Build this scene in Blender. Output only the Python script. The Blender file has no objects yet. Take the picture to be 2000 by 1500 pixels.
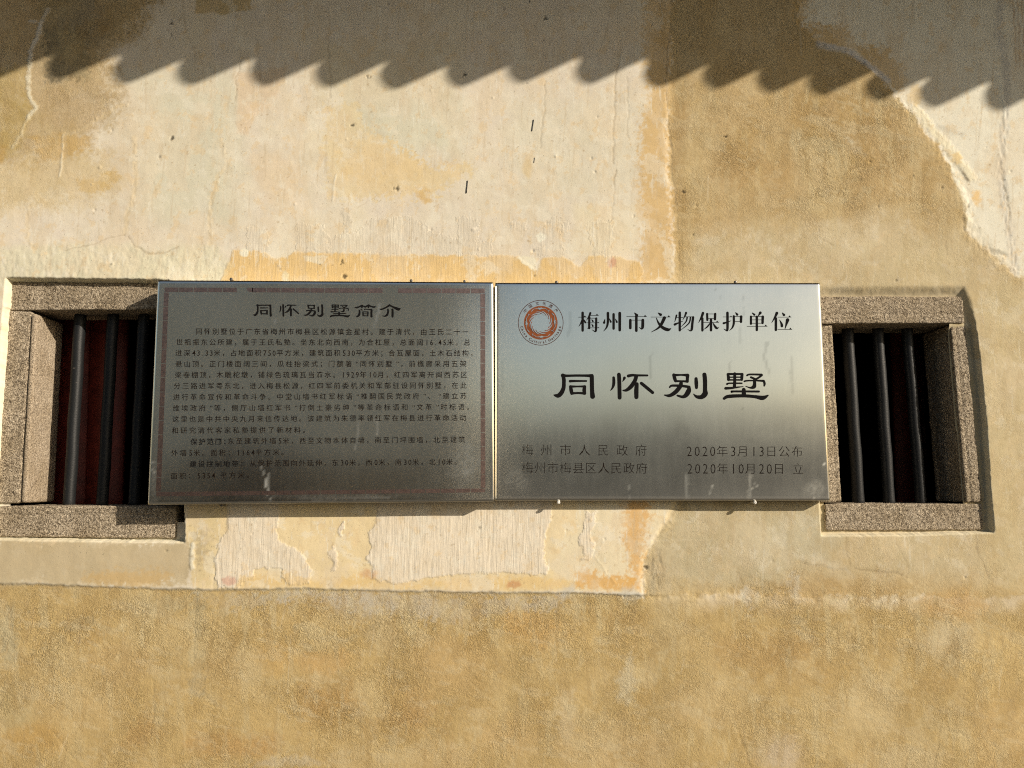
import bpy, math, random
import numpy as np
from mathutils import Matrix, Vector

S = bpy.context.scene
random.seed(7)
# ------------------------------------------------------------------ camera
F = 1450.0
YAW, PITCH, ROLL = math.radians(1.9), math.radians(7.5), 0.0051
DIST, CAMZ = 1.95, 1.55
fw = Vector((math.sin(YAW)*math.cos(PITCH), math.cos(YAW)*math.cos(PITCH), math.sin(PITCH)))
r0 = Vector((math.cos(YAW), -math.sin(YAW), 0))
u0 = r0.cross(fw)
rt = r0*math.cos(ROLL) - u0*math.sin(ROLL)
up = r0*math.sin(ROLL) + u0*math.cos(ROLL)
CAM = Vector((-DIST*math.tan(YAW), -DIST, CAMZ))
cd = bpy.data.cameras.new('camera')
cam = bpy.data.objects.new('camera', cd)
S.collection.objects.link(cam)
cd.sensor_width = 36; cd.lens = F/2000*36
cd.clip_start = 0.05; cd.clip_end = 2000
cam.matrix_world = Matrix(((rt.x, up.x, -fw.x, CAM.x), (rt.y, up.y, -fw.y, CAM.y), (rt.z, up.z, -fw.z, CAM.z), (0, 0, 0, 1)))
S.camera = cam

# ------------------------------------------------------------------ light
SUNV = Vector((1.60, -1.0, 0.78)).normalized()          # towards the sun
el = math.asin(SUNV.z); az = math.atan2(SUNV.x, SUNV.y)  # az clockwise from +Y
w = bpy.data.worlds.new('World'); S.world = w; w.use_nodes = True
nt = w.node_tree; bg = nt.nodes['Background']
sky = nt.nodes.new('ShaderNodeTexSky'); sky.sky_type = 'NISHITA'; sky.sun_disc = False
sky.sun_elevation = el; sky.sun_rotation = az
sky.air_density = 1.2; sky.dust_density = 2.2; sky.ozone_density = 0.6
nt.links.new(sky.outputs[0], bg.inputs[0]); bg.inputs[1].default_value = 0.068
sd = bpy.data.lights.new('sun', 'SUN'); sd.energy = 4.6; sd.angle = math.radians(0.55); sd.color = (1, 0.885, 0.73)
so = bpy.data.objects.new('sun', sd); S.collection.objects.link(so)
so.rotation_euler = SUNV.to_track_quat('Z', 'Y').to_euler()
so.location = (6, -4, 6)
S.view_settings.view_transform = 'Standard'; S.view_settings.look = 'None'
S.view_settings.gamma = 1; S.view_settings.use_curve_mapping = False
S.view_settings.exposure = 0.24
try:
    S.cycles.use_denoising = False
    S.cycles.filter_width = 1.1
    S.cycles.max_bounces = 6
except Exception: pass

# ------------------------------------------------------------------ pixel <-> world (photo pixels, 2000 x 1500)
RT, UP, FW, C0 = (np.array(v, float) for v in (rt, up, fw, CAM))
def at(px, py, Y):
    """world points where the rays of photo pixels meet the plane y = Y"""
    px = np.asarray(px, float); py = np.asarray(py, float)
    d = FW + ((px-1000)/F)[..., None]*RT + ((750-py)/F)[..., None]*UP
    t = (Y-C0[1])/d[..., 1]
    return C0 + d*t[..., None]
def proj(P):
    v = P-C0
    z = v@FW
    return 1000+F*(v@RT)/z, 750-F*(v@UP)/z

# ------------------------------------------------------------------ noise
_rs = np.random.RandomState(3)
_perm = _rs.permutation(4096).astype(np.int32)
_ang = (_rs.rand(4096)*2*math.pi).astype(np.float32)
_gx, _gy = np.cos(_ang), np.sin(_ang)
def pn(x, y, seed=0):
    x = np.asarray(x, np.float32)+seed*17.13; y = np.asarray(y, np.float32)+seed*31.7
    xi = np.floor(x).astype(np.int32); yi = np.floor(y).astype(np.int32)
    xf = x-xi; yf = y-yi
    u = xf*xf*xf*(xf*(xf*6-15)+10); v = yf*yf*yf*(yf*(yf*6-15)+10)
    def g(i, j, fx, fy):
        h = _perm[(_perm[i & 4095]+j) & 4095]
        return _gx[h]*fx+_gy[h]*fy
    a = g(xi, yi, xf, yf); b = g(xi+1, yi, xf-1, yf)
    c = g(xi, yi+1, xf, yf-1); d = g(xi+1, yi+1, xf-1, yf-1)
    return (a+(b-a)*u+(c-a)*v+(a-b-c+d)*u*v)*1.5
def fbm(x, y, seed=0, oc=4, rough=0.55):
    s = 0; a = 1; t = 0
    for k in range(oc):
        s = s+a*pn(x*2**k, y*2**k, seed+k*5); t += a; a *= rough
    return s/t
def sst(a, b, x):
    t = np.clip((x-a)/(b-a), 0, 1)
    return t*t*(3-2*t)
def lin(c):
    c = np.array(c, float)/255
    return np.where(c < .04045, c/12.92, ((c+.055)/1.055)**2.4)
def sdf(px, py, poly):
    """signed distance to a polygon, negative inside"""
    P = np.array(poly, np.float32); n = len(P)
    d = np.full(px.shape, 1e12, np.float32); s = np.ones(px.shape, bool)*False
    for i in range(n):
        ax, ay = P[i]; bx, by = P[(i+1) % n]
        ex, ey = bx-ax, by-ay
        wx, wy = px-ax, py-ay
        t = np.clip((wx*ex+wy*ey)/(ex*ex+ey*ey+1e-9), 0, 1)
        d = np.minimum(d, (wx-t*ex)**2+(wy-t*ey)**2)
        c = ((ay > py) != (by > py)) & (px < (bx-ax)*(py-ay)/(by-ay+1e-9)+ax)
        s ^= c
    d = np.sqrt(d)
    return np.where(s, -d, d)
def pline(px, py, pts):
    P = np.array(pts, np.float32)
    d = np.full(px.shape, 1e12, np.float32)
    for i in range(len(P)-1):
        ax, ay = P[i][:2]; bx, by = P[i+1][:2]
        ex, ey = bx-ax, by-ay
        wx, wy = px-ax, py-ay
        t = np.clip((wx*ex+wy*ey)/(ex*ex+ey*ey+1e-9), 0, 1)
        d = np.minimum(d, (wx-t*ex)**2+(wy-t*ey)**2)
    return np.sqrt(d)

# ------------------------------------------------------------------ object helpers
col = S.collection
def mesh(name, verts, faces, mat, parent=None, smooth=True, attrs=None):
    me = bpy.data.meshes.new(name)
    verts = np.asarray(verts, np.float32)
    if isinstance(faces, np.ndarray):
        k = faces.shape[1]
        me.vertices.add(len(verts)); me.vertices.foreach_set('co', verts.ravel())
        me.loops.add(faces.size); me.loops.foreach_set('vertex_index', faces.ravel().astype(np.int32))
        me.polygons.add(len(faces)); me.polygons.foreach_set('loop_start', np.arange(0, faces.size, k, dtype=np.int32))
        me.update(calc_edges=True)
    else:
        me.from_pydata([tuple(map(float, v)) for v in verts], [], faces)
        me.update()
    if smooth and len(me.polygons):
        me.polygons.foreach_set('use_smooth', np.ones(len(me.polygons), bool))
    for k, v in (attrs or {}).items():
        a = me.color_attributes.new(k, 'FLOAT_COLOR', 'POINT')
        v = np.c_[v, np.ones(len(v))] if v.shape[1] == 3 else v
        a.data.foreach_set('color', np.ascontiguousarray(v, np.float32).ravel())
    me.materials.append(mat)
    o = bpy.data.objects.new(name, me); col.objects.link(o)
    if parent: o.parent = parent
    return o
def tag(o, label=None, cat=None, group=None, kind=None):
    for k, v in (('label', label), ('category', cat), ('group', group), ('kind', kind)):
        if v: o[k] = v
    return o
def empty(name, loc, parent=None):
    o = bpy.data.objects.new(name, None); col.objects.link(o)
    o.empty_display_size = 0.05
    o.location = loc
    if parent: o.parent = parent
    return o
def child(o, parent):
    """parent without moving"""
    o.parent = parent
    m = Matrix.Translation(parent.location)
    if parent.parent: m = Matrix.Translation(parent.parent.location) @ m
    o.matrix_parent_inverse = m.inverted()
    return o

def newmat(name):
    m = bpy.data.materials.new(name); m.use_nodes = True
    n = m.node_tree.nodes; l = m.node_tree.links
    return m, n, l, n['Principled BSDF']
def N(n, typ, **kw):
    x = n.new(typ)
    for k, v in kw.items():
        if hasattr(x, k): setattr(x, k, v)
        else: x.inputs[k].default_value = v
    return x
def plain(name, colr, rough=.6, metal=0., nscale=0, namp=.2, bump=0.):
    m, n, l, b = newmat(name)
    b.inputs['Base Color'].default_value = (*colr, 1); b.inputs['Roughness'].default_value = rough
    b.inputs['Metallic'].default_value = metal
    if nscale:
        tc = n.new('ShaderNodeNewGeometry')
        t = N(n, 'ShaderNodeTexNoise', Scale=nscale, Detail=5.)
        l.new(tc.outputs['Position'], t.inputs['Vector'])
        mr = n.new('ShaderNodeMapRange'); mr.inputs['To Min'].default_value = 1-namp; mr.inputs['To Max'].default_value = 1+namp
        mr.inputs['From Min'].default_value = .3; mr.inputs['From Max'].default_value = .7
        l.new(t.outputs['Fac'], mr.inputs['Value'])
        v = N(n, 'ShaderNodeVectorMath', operation='SCALE'); v.inputs[0].default_value = colr
        l.new(mr.outputs[0], v.inputs['Scale']); l.new(v.outputs[0], b.inputs['Base Color'])
        if bump:
            bp = N(n, 'ShaderNodeBump', Strength=1., Distance=bump)
            l.new(t.outputs['Fac'], bp.inputs['Height']); l.new(bp.outputs[0], b.inputs['Normal'])
    return m

# ------------------------------------------------------------------ wall material
KL = 1.15
SUNC = np.array([1, .90, .74])
def alb(c):
    return np.clip(lin(c)/(KL*SUNC), 0.005, .82)
def mathn(n, l, op, a, b=None, c=None, clamp=False):
    x = n.new('ShaderNodeMath'); x.operation = op; x.use_clamp = clamp
    for i, v in enumerate((a, b, c)):
        if v is None: continue
        if isinstance(v, (int, float)): x.inputs[i].default_value = v
        else: l.new(v, x.inputs[i])
    return x.outputs[0]
def wall_material():
    m, n, l, b = newmat('lime plaster')
    pa = N(n, 'ShaderNodeAttribute', attribute_name='paint')
    ra = N(n, 'ShaderNodeAttribute', attribute_name='relief')
    sp = n.new('ShaderNodeSeparateColor'); l.new(ra.outputs['Color'], sp.inputs[0])
    worm_a, stri_a, spk_a = sp.outputs[0], sp.outputs[1], sp.outputs[2]
    g = n.new('ShaderNodeNewGeometry')
    def noise(scale, det=3., dist=0., vec=None, rough=.5):
        t = N(n, 'ShaderNodeTexNoise', Scale=scale, Detail=det, Distortion=dist, Roughness=rough)
        l.new(vec or g.outputs['Position'], t.inputs['Vector']); return t.outputs['Fac']
    M = lambda *a, **k: mathn(n, l, *a, **k)
    # squiggly trowel skin: ridged distorted noise
    a = noise(80, 1.2, 2.6)
    r = M('ABSOLUTE', M('MULTIPLY_ADD', a, 2., -1.))
    worm = M('SUBTRACT', 1., M('MULTIPLY', r, 4.2, clamp=True))      # 1 on the thin squiggle
    a2 = noise(120, 2., 2.0)
    pat = noise(9, 3.)
    wm = M('MULTIPLY', worm, M('MULTIPLY', worm_a, M('MULTIPLY_ADD', pat, 3.4, -1.1, clamp=True)))
    # brushed vertical striations
    mp = n.new('ShaderNodeMapping'); mp.inputs['Scale'].default_value = (210, 1, 15); mp.inputs['Rotation'].default_value = (0, .03, 0)
    l.new(g.outputs['Position'], mp.inputs['Vector'])
    st = noise(1, 4., 1.3, mp.outputs[0], .65)
    mp2 = n.new('ShaderNodeMapping'); mp2.inputs['Scale'].default_value = (120, 1, 9)
    l.new(g.outputs['Position'], mp2.inputs['Vector'])
    st2 = noise(1, 4., .8, mp2.outputs[0])
    gr = noise(700, 3., 0)
    gr2 = noise(260, 4., 0)
    blot = noise(22, 6., .6, rough=.6)
    spk = noise(240, 2., 0)
    speck = M('MULTIPLY', M('MULTIPLY_ADD', spk, 14., -9.6, clamp=True), spk_a)
    # colour
    f = M('MULTIPLY_ADD', wm, -.20, 1.035)
    f = M('ADD', f, M('MULTIPLY', M('SUBTRACT', a2, .5), M('MULTIPLY', worm_a, .24)))
    f = M('ADD', f, M('MULTIPLY', M('SUBTRACT', st, .5), M('MULTIPLY', stri_a, .06)))
    f = M('ADD', f, M('MULTIPLY_ADD', gr2, .12, -.06))
    f = M('ADD', f, M('MULTIPLY_ADD', blot, .26, -.13))
    f = M('SUBTRACT', f, M('MULTIPLY', speck, .55))
    v = N(n, 'ShaderNodeVectorMath', operation='SCALE'); l.new(pa.outputs['Color'], v.inputs[0]); l.new(f, v.inputs['Scale'])
    # the squiggles and blotches lean a little towards ochre
    cb = n.new('ShaderNodeMix'); cb.data_type = 'RGBA'; cb.blend_type = 'MULTIPLY'
    l.new(M('MULTIPLY', M('ADD', wm, M('MULTIPLY', M('SUBTRACT', .62, blot), 1.4)), .28, clamp=True), cb.inputs[0])
    l.new(v.outputs[0], cb.inputs[6]); cb.inputs[7].default_value = (.98, .90, .72, 1)
    l.new(cb.outputs[2], b.inputs['Base Color'])
    b.inputs['Roughness'].default_value = .9
    b.inputs['Specular IOR Level'].default_value = .25
    h = M('MULTIPLY', wm, -.0005)
    h = M('ADD', h, M('MULTIPLY', M('MULTIPLY', a2, worm_a), .0007))
    h = M('ADD', h, M('MULTIPLY', M('MULTIPLY', st, stri_a), .0006))
    h = M('ADD', h, M('MULTIPLY', M('MULTIPLY', st2, stri_a), .0011))
    h = M('ADD', h, M('MULTIPLY', gr, .00008))
    h = M('ADD', h, M('MULTIPLY', gr2, .00018))
    h = M('ADD', h, M('MULTIPLY', noise(60, 3.), .0004))
    h = M('SUBTRACT', h, M('MULTIPLY', speck, .0006))
    bp = N(n, 'ShaderNodeBump', Strength=1., Distance=1.)
    l.new(h, bp.inputs['Height']); l.new(bp.outputs[0], b.inputs['Normal'])
    return m

# ------------------------------------------------------------------ wall mesh
STEP = 0.0027
def axis(a, b, lo, hi):
    dense = np.arange(a, b, STEP)
    L = a-np.cumsum(np.minimum(STEP*1.35**np.arange(1, 60), .25)); L = L[L > lo][::-1]
    H = dense[-1]+np.cumsum(np.minimum(STEP*1.35**np.arange(1, 60), .25)); H = H[H < hi]
    return np.concatenate([[lo], L, dense, H, [hi]])
gx = axis(-1.50, 1.52, -4.2, 5.6); gz = axis(.80, 2.97, 0., 4.0)
X, Z = np.meshgrid(gx, gz)
ny, nx = X.shape
P0 = np.stack([X.ravel(), np.zeros(X.size), Z.ravel()], 1)
PX, PY = proj(P0)
PX = PX.astype(np.float32); PY = PY.astype(np.float32)
PX = np.clip(PX, -900, 3600); PY = np.clip(PY, -700, 2600)
W1x = fbm(PX/70, PY/70, 1, 3); W1y = fbm(PX/70, PY/70, 11, 3)
W2x = fbm(PX/14, PY/14, 21, 3); W2y = fbm(PX/14, PY/14, 31, 3)
RG = fbm(PX/9, PY/9, 41, 3, .7)
Nlow = fbm(PX/220, PY/180, 51, 5)
Nmid = fbm(PX/45, PY/45, 61, 4)
Nver = fbm(PX/16, PY/150, 71, 4)
paint = np.tile(alb((228, 210, 178)), (X.size, 1)).astype(np.float32)
Hh = np.zeros(X.size, np.float32)
relief = np.zeros((X.size, 3), np.float32); relief[:, 2] = .5
def region(poly, soft=6, warp=4, fine=2, ragged=0, pad=90):
    """mask 0..1 of a polygon in photo pixels with an uneven edge"""
    P = np.array(poly)
    sel = np.nonzero((PX > P[:, 0].min()-pad-soft) & (PX < P[:, 0].max()+pad+soft) & (PY > P[:, 1].min()-pad-soft) & (PY < P[:, 1].max()+pad+soft))[0]
    x = PX[sel]+W1x[sel]*warp+W2x[sel]*fine; y = PY[sel]+W1y[sel]*warp+W2y[sel]*fine
    d = sdf(x, y, poly)+RG[sel]*ragged
    return sel, (1-sst(-soft/2, soft/2, d)).astype(np.float32), d
def put(poly, c, op=1., **kw):
    sel, m, _ = region(poly, **kw)
    m = (m*op)[:, None]
    paint[sel] = paint[sel]*(1-m)+alb(c)*m
    return sel, m[:, 0]
def rel(sel, m, k, v):
    relief[sel, k] = relief[sel, k]*(1-m)+v*m
def box(x0, y0, x1, y1): return [(x0, y0), (x1, y0), (x1, y1), (x0, y1)]
def ell(cx, cy, rx, ry, n=14): return [(cx+rx*math.cos(t), cy+ry*math.sin(t)) for t in np.linspace(0, 2*math.pi, n, endpoint=False)]

# broad drift of tone over the whole wall
paint *= (1+.07*Nlow+.03*Nver)[:, None]
paint[:, 2] *= (1-.10*np.clip(Nlow, 0, 1)-.05*Nmid)
# cool and pink washes on the pale panel
put(box(250, 150, 470, 430), (219, 208, 172), .7, soft=90, warp=40)
put(box(690, 200, 900, 300), (218, 208, 172), .7, soft=70, warp=40)
put(box(1000, 200, 1250, 400), (222, 208, 172), .5, soft=90, warp=40)
put(box(225, 170, 300, 480), (224, 200, 162), .5, soft=50, warp=30)
put([(462, 140), (560, 130), (540, 200), (500, 225), (485, 265), (462, 262)], (226, 198, 158), .8, soft=10, warp=8)
put(ell(540, 345, 42, 50), (224, 190, 140), .38, soft=50, warp=40, ragged=16)
put(box(620, 80, 900, 200), (222, 202, 158), .5, soft=60, warp=30)
put([(640, 205), (700, 198), (722, 262), (790, 290), (850, 330), (920, 325), (925, 348), (850, 372), (760, 385), (700, 400), (642, 392), (632, 300)], (231, 203, 147), .6, soft=10, warp=22, fine=10, ragged=30)
put([(655, 300), (700, 285), (780, 290), (835, 320), (820, 350), (740, 345), (680, 350)], (230, 196, 136), .5, soft=16, warp=20, fine=8, ragged=30)
put(ell(828, 380, 16, 14), (216, 176, 108), .8, soft=10, warp=8, ragged=8)
put(ell(1032, 332, 9, 20), (222, 190, 128), .7, soft=10, warp=8)
put(box(380, -60, 490, 24), (198, 168, 110), .8, soft=5, warp=12)
# the yellow band and the brushed coat right above the signs
s, m = put([(455, 489), (520, 490), (530, 500), (560, 503), (575, 492), (700, 494), (960, 500), (1010, 502), (1050, 530), (1060, 502), (1100, 500), (1130, 520), (1150, 500), (1190, 499), (1250, 512), (1256, 532), (1245, 562), (425, 565), (440, 525)], (226, 186, 118), .9, soft=5, warp=4, fine=4, ragged=2)
rel(s, m, 1, .8)
for pts in ([(480, 450), (490, 440), (510, 445), (525, 452), (530, 490), (484, 490)], [(578, 440), (590, 436), (630, 440), (640, 492), (578, 490), (582, 460)],
            [(640, 462), (700, 455), (720, 430), (760, 425), (800, 420), (850, 455), (900, 470), (960, 470), (960, 500), (640, 494)],
            [(668, 405), (684, 408), (690, 450), (672, 455)], [(760, 425), (775, 418), (790, 424), (785, 450), (768, 450)], [(893, 425), (905, 420), (930, 432), (935, 470), (895, 475)],
            [(997, 430), (1030, 432), (1028, 452), (996, 450)], [(1066, 440), (1082, 420), (1094, 428), (1096, 460), (1108, 498), (1050, 500), (1056, 470)],
            [(1148, 432), (1160, 428), (1196, 432), (1192, 498), (1158, 498), (1150, 462)], [(1100, 432), (1110, 434), (1106, 455), (1099, 452)]):
    s, m = put(pts, (220, 203, 172), .5, soft=4, warp=6, fine=7, ragged=9)
    rel(s, m, 1, 1.3); Hh[s] -= m*.0005; Hh[s] += m*.0010*np.clip(fbm(PX[s]/5, PY[s]/16, 83, 3), 0, 1)
put([(590, 498), (612, 502), (620, 496), (640, 500), (630, 515), (600, 512)], (230, 208, 166), soft=3, fine=4)
put([(552, 528), (565, 535), (566, 560), (550, 560)], (232, 210, 160), soft=3, fine=4)
put([(1008, 505), (1030, 500), (1050, 505), (1044, 530), (1030, 520)], (236, 220, 182), soft=3, fine=4)
put(ell(1058, 463, 10, 9), (240, 228, 196), soft=3, fine=4, ragged=3)
put(ell(478, 492, 9, 8), (238, 224, 188), soft=3, fine=4, ragged=3)
put(ell(1196, 512, 9, 11), (196, 120, 84), .8, soft=4, fine=4, ragged=5)
put(box(1120, 400, 1250, 500), (232, 212, 168), .5, soft=20)
# rough white ridge of plaster above the left window
s, m = put([(-80, 484), (60, 480), (170, 476), (250, 478), (300, 490), (380, 482), (420, 480), (445, 520), (430, 560), (-80, 560)], (224, 211, 170), .7, soft=24, warp=10, fine=6, ragged=8)
Hh[s] += m*(.0002+.0020*fbm(PX[s]/14, PY[s]/24, 81, 4, .7)); rel(s, m, 2, .9)
# ----- raised edge of the pale panel to the right, the ochre coat beyond it
B = [(1318, -200), (1560, -200), (1560, 0), (1563, 42), (1600, 78), (1650, 98), (1720, 150), (1775, 212), (1830, 280), (1862, 340), (1885, 400), (1892, 450),
     (1930, 490), (1990, 538), (2300, 600), (3700, 700), (3700, 1165), (1256, 1165), (1258, 1100), (1275, 1060), (1302, 1018), (1330, 980), (1325, 560), (1318, 500), (1312, 400), (1305, 300), (1308, 150)]
UR = [(1560, -200), (1560, 0), (1563, 42), (1600, 78), (1650, 98), (1720, 150), (1775, 212), (1830, 280), (1862, 340), (1885, 400), (1892, 450), (1930, 490), (1990, 538), (2300, 600), (3700, 700), (3700, -200)]
s, m = put(UR, (238, 225, 192), .85, soft=12, warp=8, fine=6, ragged=10)
s, m, d = region(UR, soft=20, warp=9, fine=7, ragged=12); Hh[s] -= m*.0024
sb = np.nonzero((PX > 1740) & (PX < 1960) & (PY > 180) & (PY < 560))[0]; db = pline(PX[sb]+W1x[sb]*8, PY[sb]+W1y[sb]*8, UR[6:13]); mb = 1-sst(4, 34, db); Hh[sb] += mb*.0016*fbm(PX[sb]/9, PY[sb]/12, 87, 4, .65)
s, m = put(B, (196, 166, 114), 1, soft=8, warp=10, fine=5, ragged=7)
rel(s, m, 0, .9)
s, m, d = region(B, soft=26, warp=11, fine=5, ragged=6); Hh[s] -= m*.0045*sst(1700, 1560, PX[s])
s, m, d = region([(1250, -200), (1312, -200), (1308, 300), (1318, 560), (1245, 560), (1256, 480), (1248, 300), (1262, 180)], soft=22, warp=8, fine=8, ragged=26)
m = m*.85; paint[s] = paint[s]*(1-m[:, None])+alb((216, 176, 110))*m[:, None]; rel(s, m, 2, 1.)
put([(1285, -60), (1312, -60), (1308, 140), (1318, 200), (1300, 200), (1290, 120)], (200, 166, 112), .6, soft=14, warp=8, ragged=12)
put([(1308, -200), (1560, -200), (1565, 60), (1500, 110), (1400, 130), (1312, 150)], (204, 180, 134), .5, soft=70, warp=30, ragged=14)  # paler ochre under the eave shadow, lifting shade that came out too dark
s, m = put(box(1312, 140, 1345, 560), (172, 138, 84), .6, soft=22, warp=8, ragged=10)
put(box(1345, 180, 1385, 420), (206, 180, 128), .5, soft=24, warp=10, ragged=8)
put(ell(1490, 330, 90, 60), (180, 144, 88), .55, soft=70, warp=40, ragged=16)
put(ell(1700, 300, 70, 90), (182, 148, 94), .5, soft=60, warp=40, ragged=16)
put(ell(1600, 220, 60, 50), (186, 152, 98), .5, soft=50, warp=30, ragged=16)
put(ell(1590, 330, 40, 60), (206, 180, 130), .55, soft=50, warp=30, ragged=12)
put([(1655, 270), (1680, 285), (1690, 305), (1670, 300)], (214, 198, 160), .8, soft=12, ragged=10)
put(ell(1560, 270, 14, 22), (212, 194, 152), .6, soft=12, ragged=10)
s, m = put([(1370, 470), (1500, 440), (1600, 440), (1720, 420), (1880, 440), (1990, 540), (3700, 700), (3700, 1130), (1250, 1130), (1330, 980), (1330, 520)], (203, 182, 138), .8, soft=70, warp=40, ragged=12)
rel(s, m, 0, .35)
s, m = put([(1262, 985), (1620, 985), (1640, 1080), (1500, 1150), (1262, 1160)], (192, 174, 133), .75, soft=50, warp=30, ragged=12)
put(ell(1560, 1060, 90, 50), (204, 188, 150), .5, soft=60, warp=30)
put(ell(1380, 500, 40, 14), (212, 192, 148), .6, soft=30, warp=20)
put(ell(1640, 470, 90, 26), (216, 196, 152), .6, soft=40, warp=30)
put(ell(1800, 520, 70, 30), (206, 184, 136), .6, soft=40, warp=30)
put(box(1920, 540, 2000, 1150), (206, 182, 132), .6, soft=50, warp=20)
s, m = put(ell(1285, 1110, 16, 40), (180, 160, 120), .6, soft=16, warp=6); Hh[s] += m*.003*fbm(PX[s]/7, PY[s]/18, 91, 3)
# top right: smear of ochre along the edge, grey mortar seam, long crack
put([(1545, -60), (1568, -60), (1572, 40), (1610, 52), (1650, 52), (1680, 88), (1730, 88), (1768, 135), (1770, 168), (1752, 182), (1720, 152), (1650, 100), (1600, 80), (1560, 44)], (210, 172, 108), .85, soft=14, warp=10, fine=8, ragged=22)
def stroke(pts, wdt, c, op=1., soft=4, warp=4, fine=3, ragged=4, h=0.):
    P = np.array(pts)
    sel = np.nonzero((PX > P[:, 0].min()-60) & (PX < P[:, 0].max()+60) & (PY > P[:, 1].min()-60) & (PY < P[:, 1].max()+60))[0]
    x = PX[sel]+W1x[sel]*warp+W2x[sel]*fine; y = PY[sel]+W1y[sel]*warp+W2y[sel]*fine
    d = pline(x, y, pts)-wdt/2+RG[sel]*ragged
    m = (1-sst(-soft/2, soft/2, d)).astype(np.float32)
    mm = (m*op)[:, None]
    if c is not None: paint[sel] = paint[sel]*(1-mm)+alb(c)*mm
    Hh[sel] += m*h
    return sel, m
stroke([(1600, 84), (1660, 100), (1735, 155)], 12, (206, 200, 188), .8, soft=8, h=.001)
stroke([(1790, 215), (1850, 285), (1900, 345)], 16, (238, 220, 176), .8, soft=10, ragged=8, h=.0015)
stroke([(1870, 340), (1885, 390), (1893, 430)], 14, (244, 232, 196), .8, soft=8, h=.001)
stroke([(1880, 330), (1893, 350)], 4, (120, 105, 80), .8, soft=4)
stroke([(1893, 400), (1880, 425), (1885, 450)], 3, (130, 112, 86), .7, soft=4, h=-.001)
put(ell(1910, 385, 8, 16), (236, 190, 116), .8, soft=12, ragged=10)
put(ell(1870, 310, 10, 12), (236, 198, 130), .7, soft=10, ragged=10)
put(ell(1790, 185, 14, 20), (226, 190, 124), .7, soft=12, ragged=10)
stroke([(1830, 245), (1880, 262)], 8, (206, 194, 166), .7, soft=8)
stroke([(1925, 485), (1965, 498)], 8, (190, 176, 146), .8, soft=8, h=-.001)
s, m = stroke([(1957, -30), (1950, 60), (1968, 130), (1966, 210), (1958, 320), (1962, 400), (1975, 450), (1985, 530)], 16, (208, 196, 172), .75, soft=12, ragged=6)
Hh[s] += m*.0014*fbm(PX[s]/6, PY[s]/20, 95, 2)
stroke([(1955, 150), (1962, 215), (1966, 300)], 4, (240, 230, 200), .7, soft=4, h=.0008)
stroke([(1958, 330), (1970, 400), (1972, 450)], 3, (150, 136, 108), .7, soft=4, h=-.001)
for x in (1978, 1986, 1995): stroke([(x, -40), (x+4, 60), (x+8, 130)], 2.5, (170, 130, 90), .6, soft=4, ragged=2)
# ----- top left stains
s, m = put([(-400, -200), (330, -200), (300, 10), (262, 60), (215, 110), (225, 180), (240, 220), (160, 262), (160, 300), (60, 322), (0, 312), (-400, 330)], (190, 160, 110), .85, soft=50, warp=40, ragged=30)
rel(s, m, 0, .8)
s, m = put([(-60, 310), (160, 290), (220, 300), (240, 345), (180, 395), (60, 395), (0, 430), (-60, 440)], (216, 188, 134), .7, soft=50, warp=30, ragged=20); rel(s, m, 0, .55)
put([(-60, 150), (50, 130), (66, 200), (60, 235), (30, 300), (-60, 330)], (188, 158, 92), .8, soft=20, warp=14, ragged=12)
put([(60, -80), (262, -80), (256, 26), (215, 70), (175, 110), (172, 158), (96, 158), (86, 60)], (150, 134, 102), .8, soft=26, warp=22, ragged=26)
put([(88, 50), (176, 60), (172, 152), (150, 160), (90, 150)], (128, 114, 84), .7, soft=8, warp=8, ragged=20)
put([(170, -60), (330, -60), (280, 20), (230, 60), (190, 70)], (170, 138, 88), .6, soft=30, warp=22, ragged=26)
put([(120, 60), (160, 70), (158, 110), (128, 120)], (168, 146, 102), .8, soft=8, warp=12, ragged=26)
put([(60, 272), (118, 262), (165, 266), (168, 288), (112, 314), (80, 312)], (208, 166, 96), .8, soft=12, warp=10, ragged=14)
put([(150, 350), (190, 345), (225, 325), (236, 342), (205, 372), (160, 380)], (214, 178, 112), .8, soft=10, warp=8, ragged=12)
put([(-20, 280), (15, 285), (5, 320), (-20, 320)], (190, 150, 80), .7, soft=10)
# light mortar seams and cracks
stroke([(95, 20), (80, 45), (72, 75), (60, 100), (58, 120)], 8, (226, 214, 190), .85, soft=5, ragged=5, h=.0012)
stroke([(60, 40), (78, 45)], 5, (226, 214, 190), .8, soft=5, ragged=5, h=.001)
stroke([(58, 118), (56, 150), (60, 190), (70, 212), (56, 228)], 7, (236, 222, 186), .8, soft=5, ragged=6, h=.0008)
stroke([(56, 228), (40, 262), (25, 290)], 4, (226, 206, 160), .7, soft=5, h=.001)
stroke([(124, 262), (122, 300), (117, 345)], 2.5, (244, 230, 196), .7, soft=3, h=.001)
for pts, wd in (([(262, 270), (265, 340), (262, 380), (248, 420), (242, 455)], 9), ([(434, 275), (444, 320), (425, 345), (412, 400), (410, 475)], 9), ([(60, 395), (52, 430), (54, 470), (70, 485)], 7), ([(250, 205), (225, 210), (190, 235), (150, 255), (130, 262)], 6)):
    s, m = stroke(pts, wd, (226, 198, 148), .5, soft=6, ragged=5)
    Hh[s] += m*.0009*fbm(PX[s]/6, PY[s]/14, 97, 2)
CR = (150, 128, 92)
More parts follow.
